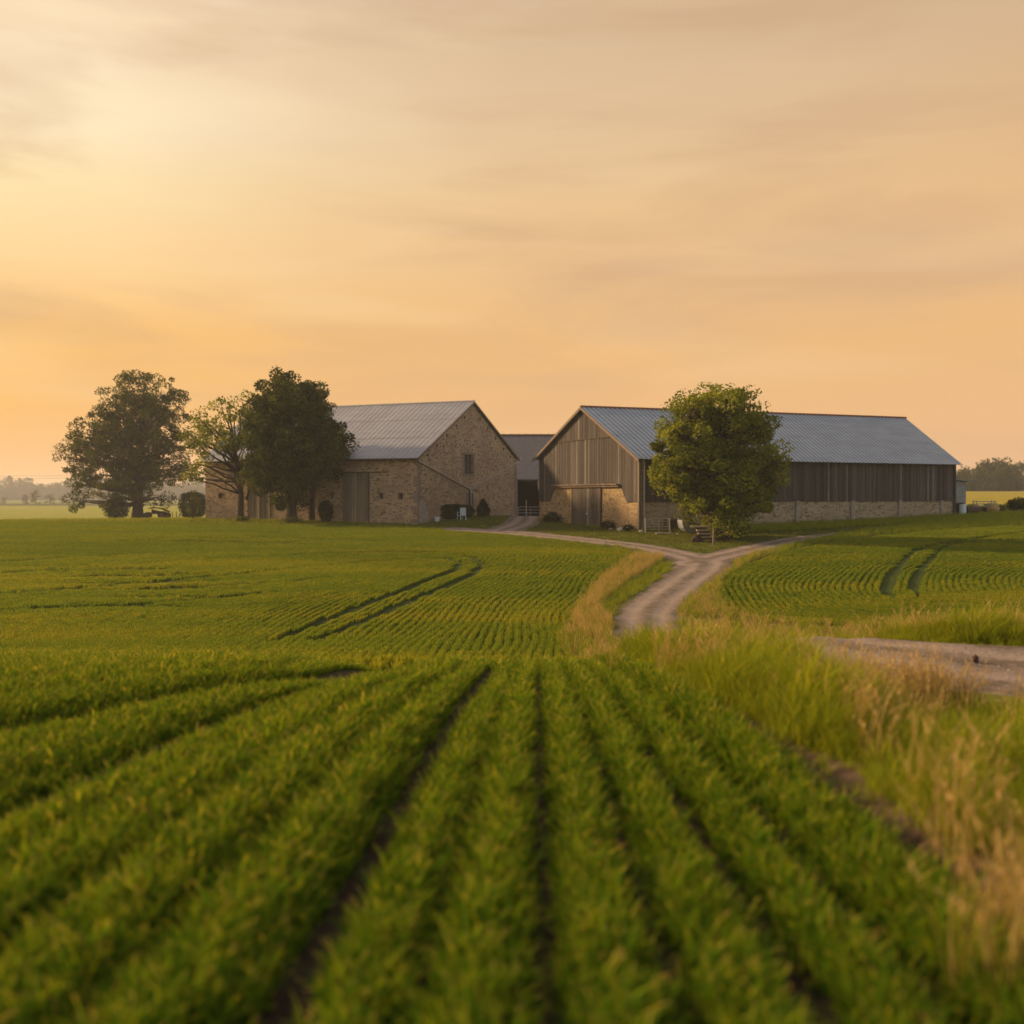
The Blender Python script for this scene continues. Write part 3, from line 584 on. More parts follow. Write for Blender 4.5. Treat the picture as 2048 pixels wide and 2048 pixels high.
def tree(name,base_px,blobs_px,fork,trunk_r,leafmat,nleaf,leaf,label,cat='tree',seed=1,ymin=60,per=60,clump=.35,branches=(),depth=None,twigs=1.,group=None):
    rng=np.random.default_rng(seed); rr=random.Random(seed)
    if depth: bx,by=at(base_px[0],base_px[1],depth)[:2]
    else: bx,by=hit(*base_px,ymin)
    bz=float(H(bx,by)); sc=by/F
    def loc(px,py): p=at(px,py,by); return p.x-bx,p.z-bz
    rt=root(name,(bx,by,bz),0,label,cat,group)
    hw=max(abs(loc(px,py)[0]) + rx*sc for px,py,rx,ry in blobs_px)
    blobs=[]
    for px,py,rx,ry in blobs_px:
        x,z=loc(px,py); rx*=sc; ry*=sc; rm=(rx+ry)/2; span=max(0,.62*math.sqrt(max(0,hw*hw-x*x))-rm*.3)
        blobs.append((x,0+rng.uniform(-.2,.2)*rm,z,rx,rm,ry))
        if span>rm*.4:
            for sg in (-1,1): blobs.append((x*.92,sg*span*rng.uniform(.7,1),z-ry*.1,rx*.8,rm*.8,ry*.85))
    P,T,K=crown_points(blobs,nleaf,clump,rng,per); k=P[:,2]>.15; P,T=P[k],T[k]
    V,Q,t=leaves(P,leaf,T,rng); np_obj('crown',V,Q,leafmat,tint=t,parent=rt)
    mb=MB(); fx,fz=loc(*fork); top=Vector((fx,0,fz))
    mb.tube([(0,0,-.4),(0,0,.12),(fx*.2,0,fz*.3),(fx*.6,.03,fz*.7),top],[trunk_r*1.9,trunk_r*1.35,trunk_r*1.05,trunk_r*.95,trunk_r*.85],10)
    def limb(a,b,r0,r1,seg=6,w=.10):
        L=(b-a).length; pts=[a.lerp(b,i/seg)+Vector((rr.uniform(-1,1),rr.uniform(-1,1),rr.uniform(-.4,1)))*w*L*.35*math.sin(math.pi*i/seg) for i in range(seg+1)]
        mb.tube(pts,[r0+(r1-r0)*i/seg for i in range(seg+1)],5 if r0<.08 else 7); return pts
    ends=[]
    zt=max(b[2]+b[5]*.4 for b in blobs); xt=float(np.mean([b[0] for b in blobs if b[2]>fz+.6*(zt-fz)])); lead=limb(top,Vector((xt,0,zt)),trunk_r*.8,trunk_r*.08,9,.07)
    for b in blobs:
        c=Vector(b[:3]); 
        start=min(lead,key=lambda p:abs(p.z-(fz+(c.z-fz)*.5+rr.uniform(-.4,.4)))) if c.z>fz else Vector((fx*.5,0,max(.4,min(fz*.9,c.z*.7)))); 
        pts=limb(start,c,trunk_r*.36*min(1.3,.5+b[3]/1.5),trunk_r*.1); ends.append((pts,b))
    for br in branches:
        a=Vector((loc(*br[0])[0],0,loc(*br[0])[1])); b=Vector((loc(*br[1])[0],0,loc(*br[1])[1])); limb(a,b,trunk_r*.35,trunk_r*.1,8,.12)
    for ci in K[rng.uniform(size=len(K))<.55*twigs]:
        c=Vector(ci); best=min(ends,key=lambda e:(e[0][4]-c).length); s=min(best[0][2:],key=lambda p:(p-c).length); limb(s,c,trunk_r*.075,.008,4,.15)
    mb.build('trunk',M['bark'],rt,smooth=True)
    return rt
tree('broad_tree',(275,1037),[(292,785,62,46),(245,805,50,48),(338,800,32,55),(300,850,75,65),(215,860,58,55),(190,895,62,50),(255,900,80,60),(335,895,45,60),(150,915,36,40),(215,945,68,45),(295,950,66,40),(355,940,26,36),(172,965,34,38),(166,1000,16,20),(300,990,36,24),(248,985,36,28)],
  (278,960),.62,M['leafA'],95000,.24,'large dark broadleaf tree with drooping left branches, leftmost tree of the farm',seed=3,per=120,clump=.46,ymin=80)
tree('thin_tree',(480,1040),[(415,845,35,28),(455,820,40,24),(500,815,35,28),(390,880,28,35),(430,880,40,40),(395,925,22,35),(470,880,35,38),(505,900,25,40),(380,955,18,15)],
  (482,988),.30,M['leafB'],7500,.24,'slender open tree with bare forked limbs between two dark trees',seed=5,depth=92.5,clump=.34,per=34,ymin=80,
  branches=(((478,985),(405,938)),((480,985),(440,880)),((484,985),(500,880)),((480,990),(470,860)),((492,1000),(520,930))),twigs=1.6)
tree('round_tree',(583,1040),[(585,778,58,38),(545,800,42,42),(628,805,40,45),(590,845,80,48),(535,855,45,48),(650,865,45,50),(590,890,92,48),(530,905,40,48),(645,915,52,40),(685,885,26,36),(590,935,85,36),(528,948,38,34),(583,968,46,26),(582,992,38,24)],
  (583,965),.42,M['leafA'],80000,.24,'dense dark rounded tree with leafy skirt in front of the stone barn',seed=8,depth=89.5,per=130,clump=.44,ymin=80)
tree('ash_tree',(1436,1078),[(1440,805,50,34),(1405,815,40,35),(1480,815,38,38),(1372,822,40,38),(1510,850,42,42),(1350,868,45,45),(1430,870,70,50),(1500,900,55,45),(1365,915,52,45),(1325,925,36,28),(1440,930,85,50),(1545,920,34,36),(1375,965,55,42),(1450,985,80,42),(1525,960,45,38),(1330,960,28,28),(1510,1000,34,26),(1405,1020,45,35),(1445,1045,38,28),(1470,1030,32,28),(1462,1060,24,14)],
  (1440,1010),.80,M['leafB'],72000,.21,'bright green rounded tree standing before the timber barn at the track fork',seed=11,per=130,clump=.40,ymin=55)
def bush(name,px,py,w,h,label,mat='leafC',n=2500,size=.13,shape='round',seed=1,depth=None,ymin=60,cat='bush',dp=None,rz=0,group=None):
    rng=np.random.default_rng(seed)
    if depth: p=at(px,py,depth); bx,by=p.x,depth
    else: bx,by=hit(px,py,ymin)
    sc=by/F; W=w*sc/2; Hh=h*sc; D=dp if dp else W; rt=root(name,(bx,by,float(H(bx,by))),rz,label,cat,group)
    u=rng.normal(size=(n,3)); u/=np.linalg.norm(u,axis=1)[:,None]; r=rng.uniform(.45,1.0,n)**.5
    if shape=='box': 
        u=u/np.max(np.abs(u),axis=1)[:,None]*.55+u*.45; u=u/np.maximum(1,np.abs(u).max(1))[:,None]
    P=u*r[:,None]*np.array([W,D,Hh/2]); 
    if shape=='cone': k=(P[:,2]+Hh/2)/Hh; P[:,:2]*=(1.25-1.05*k)[:,None]
    P[:,2]+=Hh/2; lump_=1+.12*np.sin(P[:,0]*3/W+seed)*np.sin(P[:,2]*5/Hh+seed); P[:,:2]*=lump_[:,None]
    if shape!='box': P+=rng.normal(size=P.shape)*W*.10
    P=P[P[:,2]>0]; t=np.clip(.35+.25*np.sin(P[:,0]*4+P[:,2]*3)+rng.normal(0,.2,len(P)),0,1)
    V,Q,t=leaves(P,size,t,rng); np_obj('foliage',V,Q,M[mat],tint=t,parent=rt)
    mb=MB(); 
    for i in range(7):
        a=rng.uniform(0,6.28); mb.tube([(0,0,-.2),(W*.25*math.cos(a),D*.25*math.sin(a),Hh*.35),(W*.55*math.cos(a),D*.55*math.sin(a),Hh*.75)],[.05,.03,.012],5)
    mb.build('stem',M['bark'],rt); return rt
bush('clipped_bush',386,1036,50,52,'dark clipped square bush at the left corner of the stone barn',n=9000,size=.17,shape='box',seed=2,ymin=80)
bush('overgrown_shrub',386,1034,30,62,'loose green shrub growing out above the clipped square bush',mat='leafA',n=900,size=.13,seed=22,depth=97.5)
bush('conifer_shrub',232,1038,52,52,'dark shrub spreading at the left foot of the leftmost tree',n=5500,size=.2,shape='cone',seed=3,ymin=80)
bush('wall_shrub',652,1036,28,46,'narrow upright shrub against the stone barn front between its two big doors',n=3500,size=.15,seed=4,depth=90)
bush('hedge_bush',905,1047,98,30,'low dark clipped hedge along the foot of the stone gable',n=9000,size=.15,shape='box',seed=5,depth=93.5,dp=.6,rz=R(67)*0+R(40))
bush('pointed_shrub',966,1046,30,36,'dark grey-green pointed shrub at the stone gable right of the drainpipe',n=3500,size=.15,shape='cone',seed=6,depth=96.5)
bush('bench_bush',1103,1060,36,18,'low dark bush behind the bench at the timber barn gable',n=1500,size=.1,seed=7,depth=87.6)
bush('door_bush',1215,1068,30,16,'dark weeds clump just right of the timber barn door',n=900,size=.1,seed=9,depth=79.5)
bush('corner_bush',1256,1072,22,13,'small dark weed clump near the front corner of the timber barn',n=600,size=.1,seed=10,depth=76.8)
bush('field_edge_bush',2040,1040,46,26,'dark rounded bush at the right edge beside the farm track',n=2500,size=.16,mat='leafA',seed=13,depth=96)
# tufts round tree feet
for px,py,w,h,lab in ((483,1042,24,12,'green weeds round the foot of the slender tree'),(585,1044,42,14,'green weeds round the foot of the dense round tree'),(1460,1078,40,14,'green weeds round the foot of the bright green tree')):
    bush('weed_clump',px,py,w,h,lab,mat='leafB',n=700,size=.12,seed=px,ymin=55,cat='weeds',depth={483:92.3,585:89.2}.get(px))

# ------------------------------------------------------------------ roofs and walls
def sheet_roof(name,e0,e1,r0,r1,mat,parent,pitch,amp,th=.05):
    """corrugated sheet between eave e0-e1 and ridge r0-r1"""
    e0,e1,r0,r1=map(Vector,(e0,e1,r0,r1)); n=int(max((e1-e0).length,(r1-r0).length)/pitch)*4; nr=(e1-e0).cross(r0-e0).normalized()
    if nr.z<0: nr=-nr
    V=[];Q=[]; prof=[0,.75,1,.75]
    for i in range(n+1):
        t=i/n; o=nr*amp*prof[i%4]; a=e0.lerp(e1,t); b=r0.lerp(r1,t)
        V+= [a+o,b+o,a+o-nr*th,b+o-nr*th]
    for i in range(n):
        k=4*i; Q+=[(k,k+4,k+5,k+1),(k+2,k+3,k+7,k+6),(k,k+2,k+6,k+4),(k+1,k+5,k+7,k+3)]
    Q+=[(0,1,3,2),(4*n,4*n+2,4*n+3,4*n+1)]
    mb=MB(); mb.add(V,Q); mb.t=[prof[(i//4)%4] for i in range(len(V))]; return mb.build(name,mat,parent)  # tint follows the corrugation profile; feeds the painted valley shade
def plank_wall(name,mat,parent,s0,s1,zlo,zhi,place,w=.22,seed=0,th=.05,skew=.012,batten=.12):
    """vertical planks; zlo,zhi functions of s; place(s,o,z)->local xyz, o = outward"""
    rr=random.Random(seed); mb=MB(); s=s0; shade=.5
    while s<s1-.02:
        ww=min(w*rr.uniform(.7,1.3),s1-s); a,b=s+.008,s+ww-.008; o=rr.uniform(0,skew); shade=.65*shade+.35*rr.random(); t=min(1,max(0,shade*.8+rr.uniform(-.2,.25)))
        if rr.random()<.04: t=.95
        j=rr.uniform(-.03,.03)
        za,zb,ya,yb=zlo(a)+j,zlo(b)+j,zhi(a),zhi(b)
        B=[place(a,o,za),place(b,o,zb),place(b,o+th,zb),place(a,o+th,za)]; T=[place(a,o,ya),place(b,o,yb),place(b,o+th,yb),place(a,o+th,ya)]
        mb.hexa(B,T,t)
        if rr.random()<batten:
            B=[place(a-.02,o+th,za),place(a+.03,o+th,zb),place(a+.03,o+th+.03,zb),place(a-.02,o+th+.03,za)]; T=[place(a-.02,o+th,ya),place(a+.03,o+th,ya),place(a+.03,o+th+.03,ya),place(a-.02,o+th+.03,ya)]
            mb.hexa(B,T,.95)
        s+=ww
    return mb.build(name,mat,parent)
def pw(pts):
    xs=[p[0] for p in pts]; zs=[p[1] for p in pts]; return lambda s: float(np.interp(s,xs,zs))

# ---- timber barn (right). local x along the long side, y into the barn
a1=math.atan2(.416,.909); z0=-2.92
TB=root('timber_barn',(9.65,76,z0),a1,'long barn with weathered plank walls on a stone base under a blue-grey corrugated roof','barn')
W2=8.69; WW=17.38; EF=5.75; RG=10.15; EB=6.25; LX=33.1; LR=35.9; LBk=38.5
mb=MB(); mb.prism([(.12,0,-1),(.12,WW,-1),(.12,WW,EB-.25),(.12,W2,RG-.25),(.12,0,EF-.2)],(.4,0,0)); mb.build('gable_wall',M['stoneR'],TB)
mb=MB(); mb.box(.52,LX-.1,.12,.5,-1,2.42); mb.build('long_wall',M['stoneS'],TB)
mb=MB(); mb.prism([(LX,.5,-1),(LBk,WW,-1),(LBk,WW,EB-.25),(LR,W2,RG-.2),(LX,.5,EF-.1)],(-.3,0,0)); mb.build('rear_gable_wall',M['stoneS'],TB)
mb=MB(); mb.box(.52,LBk-.4,WW-.5,WW-.1,-1,EB-.3); mb.build('back_wall',M['stoneS'],TB)
mb=MB(); mb.box(.6,LX-.4,.13,.3,2.42,EF-.02); mb.build('inner_frame',M['beam'],TB)
glo=pw([(0,2.35),(1.9,2.35),(2.0,2.5),(2.85,3.55),(2.95,3.78),(14.2,3.78),(14.3,3.5),(15.1,2.45),(15.2,2.35),(17.4,2.35)])
ghi=pw([(0,EF-.12),(W2,RG-.1),(WW,EB-.1)])
pl=lambda s,o,z:(.12-o,s,z)
plank_wall('upper_planks',M['board'],TB,3.4,14.0,lambda s:7.62,lambda s:max(7.63,ghi(s)),lambda s,o,z:(.06-o,s,z),w=.19,seed=2,skew=.02)
plank_wall('gable_planks',M['board'],TB,0,WW,glo,lambda s:min(ghi(s),7.6),pl,w=.19,seed=3,skew=.03)
mb=MB(); mb.box(-.02,.10,3.3,14.1,7.55,7.64,.2); mb.build('seam_board',M['beam'],TB)
mb=MB(); rr=random.Random(4)
for i in range(42):
    y=2.9+i*.272; mb.box(-.30,.02,y,y+.262,3.70+rr.uniform(0,.03),3.80+rr.uniform(0,.05),.5)
mb.box(-.16,.04,2.85,14.4,3.56,3.70); mb.build('door_canopy',M['ridge'] if False else M['fascia'],TB)
# double door
for k,(ya,yb) in enumerate(((6.0,8.36),(8.40,10.8))):
    d=plank_wall('door',M['doorG'],TB,ya,yb,lambda s:-.1,lambda s:3.54,lambda s,o,z:(.11-o,s,z),w=.34,seed=20+k,th=.07)
    if k==0:
        lump('handle',M['white'],d,.06,.06,.07,loc=(-.03,8.15,1.35),rough=.05)
for q in ((5.86,5.98),(10.82,10.9)): MB().box(.0,.1,q[0],q[1],-.2,3.56).build('door_frame',M['beam'],TB)
plank_wall('side_planks',M['boardG'],TB,0.14,LX-.15,lambda s:2.38,lambda s:EF-.06,lambda s,o,z:(s,.10-o,z),w=.20,seed=7,skew=.03,batten=.035)
mb=MB(); mb.box(-.06,.16,-.10,.12,-.5,EF-.1); mb.build('corner_post',M['fascia'],TB)
mb=MB(); mb.tube([(.42,-.08,-.2),(.42,-.08,2.3),(.42,-.08,EF-.15)],.06,8); mb.build('downpipe',M['zinc'],TB)
for X in (8.6,15.3,21.2,26.6,31.6):
    mb=MB(); mb.box(X-.2,X+.2,-.04,.12,-.6,2.44); mb.build('stone_pier',M['plaster'],TB,bevel=.03)
mb=MB(); mb.box(LX-.12,LX+.06,-.08,.14,-.8,EF-.1); mb.build('end_post',M['board'],TB)
ov=.35
rdg0=(-ov,W2,RG+.12); rdg1=(LR+.25,W2,RG+.35)
sl=(RG-EF)/W2
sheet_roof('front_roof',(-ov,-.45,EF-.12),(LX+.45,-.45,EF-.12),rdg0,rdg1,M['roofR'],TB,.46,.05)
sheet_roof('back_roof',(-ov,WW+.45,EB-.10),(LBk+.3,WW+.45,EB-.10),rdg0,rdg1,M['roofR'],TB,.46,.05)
mb=MB(); mb.tube([Vector(rdg0)+Vector((0,0,.03)),Vector(rdg1)+Vector((0,0,.03))],.13,8); mb.build('ridge_cap',M['ridge'],TB)
mb=MB(); 
for (p,q) in (((-ov-.03,-.5,EF-.34),(-ov-.03,W2,RG-.08)),((-ov-.03,WW+.5,EB-.32),(-ov-.03,W2,RG-.08))):
    p=Vector(p);q=Vector(q); mb.prism([p,q,q+Vector((0,0,.24)),p+Vector((0,0,.24))],(.06,0,0))
mb.build('barge_board',M['fascia'],TB)
for i in range(40):
    x=.3+i*.83; mb=MB(); mb.hexa([(x,-.42,EF-.27),(x+.08,-.42,EF-.27),(x+.08,.1,EF-.05),(x,.1,EF-.05)],[(x,-.42,EF-.17),(x+.08,-.42,EF-.17),(x+.08,.1,EF+.06),(x,.1,EF+.06)]); mb.build('rafter_end',M['beam'],TB)

# ---- stone barn (left). local x: 0 at gable, negative to the left; y into the barn
a2=math.atan2(-.389,.921); zS=-2.5
SB=root('stone_barn',(-8.3,88,zS),a2,'big rubble-stone barn with a V-shaped drainpipe on its gable and grey sheet roof','barn')
HW=11.3; SW=22.6; E1=5.90; RS=11.62; E2=6.45; XL=-23.3; XR=-26.2
holes_front=[(-7.75,-5.0,-.1,4.5),(-18.3,-15.7,-.1,4.3),(-11.4,-10.7,-.1,3.7),(-3.9,-3.5,2.2,2.65),(-1.92,-1.5,2.2,2.65),(-21.7,-21.3,2.2,2.65),(-9.1,-8.75,2.25,2.7)]
def wall_with_holes(x0,x1,z0,z1,holes):
    xs=sorted({x0,x1,*[h[0] for h in holes],*[h[1] for h in holes]}); mb=MB()
    for a,b in zip(xs[:-1],xs[1:]):
        cuts=sorted([(h[2],h[3]) for h in holes if h[0]<=a+1e-6 and h[1]>=b-1e-6]); z=z0
        for c,d in cuts:
            if c>z+.01: mb.box(a,b,0,.55,z,c)
            z=max(z,d)
        if z<z1: mb.box(a,b,0,.55,z,z1)
    return mb
wall_with_holes(XL,0,-1,E1-.12,[h if h[2]>0 else (h[0],h[1],-1,h[3]) for h in holes_front]).build('front_wall',M['stoneL'],SB)
def face(y,s_):  # gable polygon pieces with window hole y 9.45..11.35 z 4.5..6.4
    pass
top=pw([(0,E1-.15),(HW,RS-.18),(SW,E2-.15)])
mb=MB(); WY0,WY1,WZ0,WZ1=9.45,11.4,4.55,6.42
def gpoly(pts): mb.prism([(0.02,y,z) for y,z in pts],(-.5,0,0))
gpoly([(0.56,-1),(WY0,-1),(WY0,top(WY0)),(0.56,top(.56))]); gpoly([(WY1,-1),(SW,-1),(SW,top(SW)),(WY1,top(WY1))])
gpoly([(WY0,-1),(WY1,-1),(WY1,WZ0),(WY0,WZ0)]); gpoly([(WY0,WZ1),(WY1,WZ1),(WY1,top(WY1)),(HW,top(HW)),(WY0,top(WY0))]); mb.build('gable_wall',M['stoneL'],SB)
mb=MB(); mb.prism([(XL-.01,.56,-1),(XL-.01,SW,-1),(XL-.01,SW,E2-.2),(XR+2.6,HW,RS-.4),(XL-.01,.56,E1-.2)],(.4,0,0)); mb.build('rear_gable_wall',M['stoneL'],SB)
mb=MB(); mb.box(XL+.4,-.5,SW-.5,SW-.02,-1,E2-.2); mb.build('back_wall',M['stoneL'],SB)
# corner quoins (front corner and back corner of gable)
mb=MB(); mq=MB(); rr=random.Random(9); z=-.6
while z<E1-.5:
    h=rr.uniform(.28,.45); w=rr.uniform(.45,.95); mb.box(-.02,.045,-.04,w,z,z+h-.02); 
    if rr.random()<.6: mb.box(-w*.8,-.021,-.04,.02,z,z+h-.02)
    mq.box(-.02,.045,SW-rr.uniform(.4,.9),SW+.03,z,z+h-.02); z+=h
mb.build('quoins',M['dress'],SB); mq.build('quoins',M['dress'],SB)
mb=MB(); mb.prism([(.03,.1,-.6),(.03,2.1,-.6),(.03,1.9,.9),(.03,1.3,1.5),(.03,1.1,2.0),(.03,.5,2.1),(.03,.1,1.6)],(.03,0,0)); mb.build('plaster_patch',M['plaster'],SB)
# gable window
fr=MB(); fr.box(-.03,.06,WY0-.32,WY0,WZ0-.25,WZ1+.05); fr.box(-.03,.06,WY1,WY1+.32,WZ0-.25,WZ1+.05); fr.box(-.03,.07,WY0-.5,WY1+.6,WZ1,WZ1+.25); fr.box(-.03,.09,WY0-.2,WY1+.2,WZ0-.22,WZ0); win=fr.build('window',M['dress'],SB,bevel=.02)
plank_wall('shutter',M['boardG'],win,WY0,WY1,lambda s:WZ0,lambda s:WZ1,lambda s,o,z:(-.22+o,s,z),w=.3,seed=31)
# doors
for k,(xa,xb,zt) in enumerate(((-7.75,-5.0,4.5),(-18.3,-15.7,4.3))):
    d=plank_wall('door',M['door'],SB,xa,xb,lambda s:-.3,lambda s:zt-.03,lambda s,o,z:(s,.12-o,z),w=.32,seed=40+k,th=.05)
    f=MB(); c=(xa+xb)/2; f.box(c-.05,c+.05,.0,.06,-.2,zt-.05); f.build('door_strip',M['timber'],d)
    f=MB(); f.box(xb,xb+.10,-.03,.3,-.2,zt); f.box(xa-.4,xb+(2.0 if k==0 else .5),-.06,.02,zt,zt+.09); f.build('door_rail',M['beam'],SB)
mb=MB(); mb.box(-11.38,-10.72,.25,.32,-.6,3.7); mb.build('side_door',M['rust'],SB)
mb=MB(); mb.box(-11.7,-10.4,-.04,.1,3.7,3.92); mb.build('lintel',M['dress'],SB)
for h in holes_front[3:]:
    f=MB(); f.box(h[0]-.08,h[1]+.08,-.03,.02,h[3],h[3]+.10); f.box(h[0]-.06,h[1]+.06,-.04,.02,h[2]-.07,h[2]); f.box(h[0]-.06,h[0],-.03,.02,h[2],h[3]); f.box(h[1],h[1]+.06,-.03,.02,h[2],h[3]); w=f.build('small_window',M['dress'],SB)
    g=MB(); g.box(h[0]+.02,h[1]-.02,.30,.34,h[2],h[3]); g.build('pane',M['tyre'],w)
# holes in gable edges (beam ends)
for t in (.16,.32,.5,.68,.84,):
    for s in (0,1):
        y=HW*(1-t) if s==0 else HW*(1+t); z=top(y)-.55; MB().box(.0,.05,y-.12,y+.12,z-.12,z+.12).build('beam_hole',M['tyre'],SB)
# V drainpipe
mb=MB(); V0=(.14,10.7,3.02); mb.tube([(.22,-.35,E1-.28),(.14,.3,E1-.5),V0],.065,8); mb.tube([(.22,SW+.6,E2-.05),(.14,SW-.2,E2-.4),V0],.065,8); mb.tube([V0,(.14,10.72,2.6),(.14,10.72,.0)],.065,8)
pipe=mb.build('drainpipe',M['zinc'],SB,smooth=True)
mb=MB(); mb.tube([(.1,10.4,2.9),(.1,10.38,0)],.05,6); mb.tube([(.1,11.05,2.7),(.1,11.1,0)],.06,6); mb.build('wall_post',M['beam'],SB)
mb=MB(); mb.box(-.02,.05,9.8,11.5,0,2.7); mb.build('damp_patch',M['dress'],SB)
r0=(.25,HW,RS+.06); r1=(XR-.3,HW,RS+.06)
sheet_roof('front_roof',(.25,-.42,E1-.16),(XL-.3,-.42,E1-.16),r0,r1,M['roofL'],SB,.55,.03)
sheet_roof('back_roof',(.25,SW+.42,E2-.10),(XL-.3,SW+.42,E2-.10),r0,r1,M['roofL'],SB,.55,.03)
for f_ in (.34,.67):
    a=Vector((.26,-.42+(HW+.42)*f_,E1-.16+(RS+.22-E1)*f_+.035)); b=Vector((XL-.3-(2.9*f_),a.y,a.z)); mb=MB(); mb.tube([a,b],.02,4); mb.build('sheet_lap',M['zinc'],SB)
mb=MB(); mb.tube([Vector(r0)+Vector((0,0,.04)),Vector(r1)+Vector((0,0,.04))],.11,8); mb.build('ridge_cap',M['zinc'],SB)
mb=MB()
for (p,q) in (((.22,-.45,E1-.36),(.22,HW,RS-.14)),((.22,SW+.45,E2-.30),(.22,HW,RS-.14))):
    p=Vector(p);q=Vector(q); mb.prism([p,q,q+Vector((0,0,.20)),p+Vector((0,0,.20))],(.06,0,0))
mb.build('barge_board',M['fascia'],SB)
mb=MB(); mb.tube([(.35,-.5,E1-.24),(XL-.3,-.5,E1-.24)],.08,8); mb.build('gutter',M['beam'],SB)

# ---- slate barn behind the gap
z3=-2.75; CB=root('slate_roofed_barn',(2.0,114,z3),0,'low dark slate-roofed barn with open doorway in the gap between the big barns','barn')
mb=MB(); mb.box(-9,-1.35,0,.5,-1,4.55); mb.box(1.15,8,0,.5,-1,4.55); mb.build('front_wall',M['stoneL'],CB)
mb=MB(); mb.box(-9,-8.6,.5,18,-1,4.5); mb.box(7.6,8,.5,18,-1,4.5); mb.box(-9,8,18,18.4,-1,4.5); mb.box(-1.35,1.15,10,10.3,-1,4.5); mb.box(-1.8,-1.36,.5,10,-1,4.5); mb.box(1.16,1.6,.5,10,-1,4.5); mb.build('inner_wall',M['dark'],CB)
mb=MB(); mb.hexa([(-9.2,-.5,4.42),(8.2,-.5,4.42),(8.2,9.3,10.0),(-9.2,9.3,10.0)],[(-9.2,-.5,4.54),(8.2,-.5,4.54),(8.2,9.3,10.12),(-9.2,9.3,10.12)])
mb.hexa([(-9.2,9.3,10.0),(8.2,9.3,10.0),(8.2,18.9,4.42),(-9.2,18.9,4.42)],[(-9.2,9.3,10.12),(8.2,9.3,10.12),(8.2,18.9,4.54),(-9.2,18.9,4.54)]); mb.build('roof',M['slate'],CB)
mb=MB()
for i in range(38): mb.box(-9.2+i*.46,-9.2+i*.46+.44,9.16,9.44,10.1,10.24+.02*(i%2))
mb.build('ridge_tiles',M['ridge'],CB)
mb=MB(); mb.box(-1.5,-1.36,-.1,0,-.2,4.4); mb.build('door_jamb',M['plaster'],CB)
mb=MB(); mb.box(-1.35,1.6,-.5,-.2,-.6,.28); mb.build('door_curb',M['concrete'],CB)

def gate(name,loc,rz,w,h,nb,label,tilt=0,r=.03):
    rt=root(name,loc,rz,label,'gate'); rt.rotation_euler=(tilt,0,rz)
    for q in (0,w): MB().tube([(q,0,0),(q,0,h)],r,8).build('gate_post',M['galv'],rt)
    for i in range(nb):
        z=.05+(h-.1)*(i/(nb-1))**.92; b=MB(); b.tube([(0,0,z),(w,0,z)],r*.85,8); b.build('rail',M['galv'],rt)
    b=MB(); b.tube([(w*.55,0,.05),(w*.55,0,h-.05)],r*.7,6); b.build('upright',M['galv'],rt); return rt
gate('metal_gate',(.72,112.9,z3+.3),0,2.5,1.15,4,'galvanised rail gate across the dark doorway between the barns',r=.035)
mb=MB(); mb.tube([(0,0,0),(0,0,2.1)],.06,8); o=mb.build('gate_stake',M['galv'],None); o.location=(1.6,112.5,z3+.1); tag(o,'pale upright stake in front of the doorway gate','post')
p=at(1291,1066,74.0); gate('field_gate',(p.x,74.0,float(H(p.x,74.0))+.05),R(6),1.85,1.12,6,'grey metal rail gate leaning beside the timber barn corner',tilt=R(-6),r=.026)

# ---- small things
def gz(x,y): return float(H(x,y))
# feed box beside the leaning gate
x,y=11.75,75.1; t=root('wooden_trough',(x,y,gz(x,y)),R(20),'dark plank trough on skids between the leaning gate and the grey tank','trough')
mb=MB(); mb.box(0,2.1,0,.05,.25,.95); mb.box(0,2.1,.7,.75,.25,.95); mb.box(0,.05,.05,.7,.25,.95); mb.box(2.05,2.1,.05,.7,.25,.95); mb.box(.05,2.05,.05,.7,.25,.3); mb.build('trough_box',M['beam'],t)
for X in (.2,1.8):
    mb=MB(); mb.box(X,X+.1,-.05,.8,0,.25); mb.build('leg',M['beam'],t)
mb=MB(); mb.box(-.05,2.15,-.08,0,.92,1.0); mb.build('top_rail',M['fascia'],t)
# grey tank (half-barrel cart body)
p=at(1364,1068,73.3); t=root('tipping_tank',(p.x,73.3,gz(p.x,73.3)),R(12),'rounded grey metal tank body tilted towards the tree','tank')
mb=MB(); prof=[(0,1.0),(.02,.75),(.12,.4),(.35,.15),(.8,.02),(1.3,-.02),(1.55,.08),(1.6,.5),(1.25,.72),(.6,.93)]
mb.prism([(a,0,b+.05) for a,b in prof],(0,1.0,0)); mb.build('tank_body',M['tank'],t,bevel=.05)
mb=MB(); mb.tube([(.1,-.05,1.12),(.8,-.05,.92),(1.9,-.05,.55)],.05,6); mb.tube([(.1,1.05,1.12),(.8,1.05,.92),(1.9,1.05,.55)],.05,6); mb.build('rim_pole',M['timber'],t)
mb=MB(); mb.tube([(1.55,.5,.3),(2.2,.5,.2)],.04,6); mb.build('drawbar',M['rust'],t)
def plank(px,py,D,L,rz,label,h=.09,pitch=0,w=.2):
    p=at(px,py,D); o=MB().box(-L/2,L/2,-w/2,w/2,-h/2,h/2).build('timber_beam',M['timber'],None,bevel=.012); o.location=(p.x,D,p.z); o.rotation_euler=(0,pitch,rz); return tag(o,label,'timber','timber beams stacked by the tree')
def pile(px,D,items):
    for dz,L,rz,lab,dx in items: pass
bx,by=hit(1408,1083,55)
pz=gz(bx,by); rr=random.Random(3)
tiers=[(.10,1.15,.1,'lowest pale timber beam of the small pile by the bright tree',.25),(.33,1.0,-.05,'second lowest pale timber beam of the pile by the bright tree',.05),(.56,1.05,.06,'second highest pale timber beam of the pile by the bright tree',.0),(.82,1.2,-.1,'topmost pale timber beam of the pile by the bright tree',-.3)]
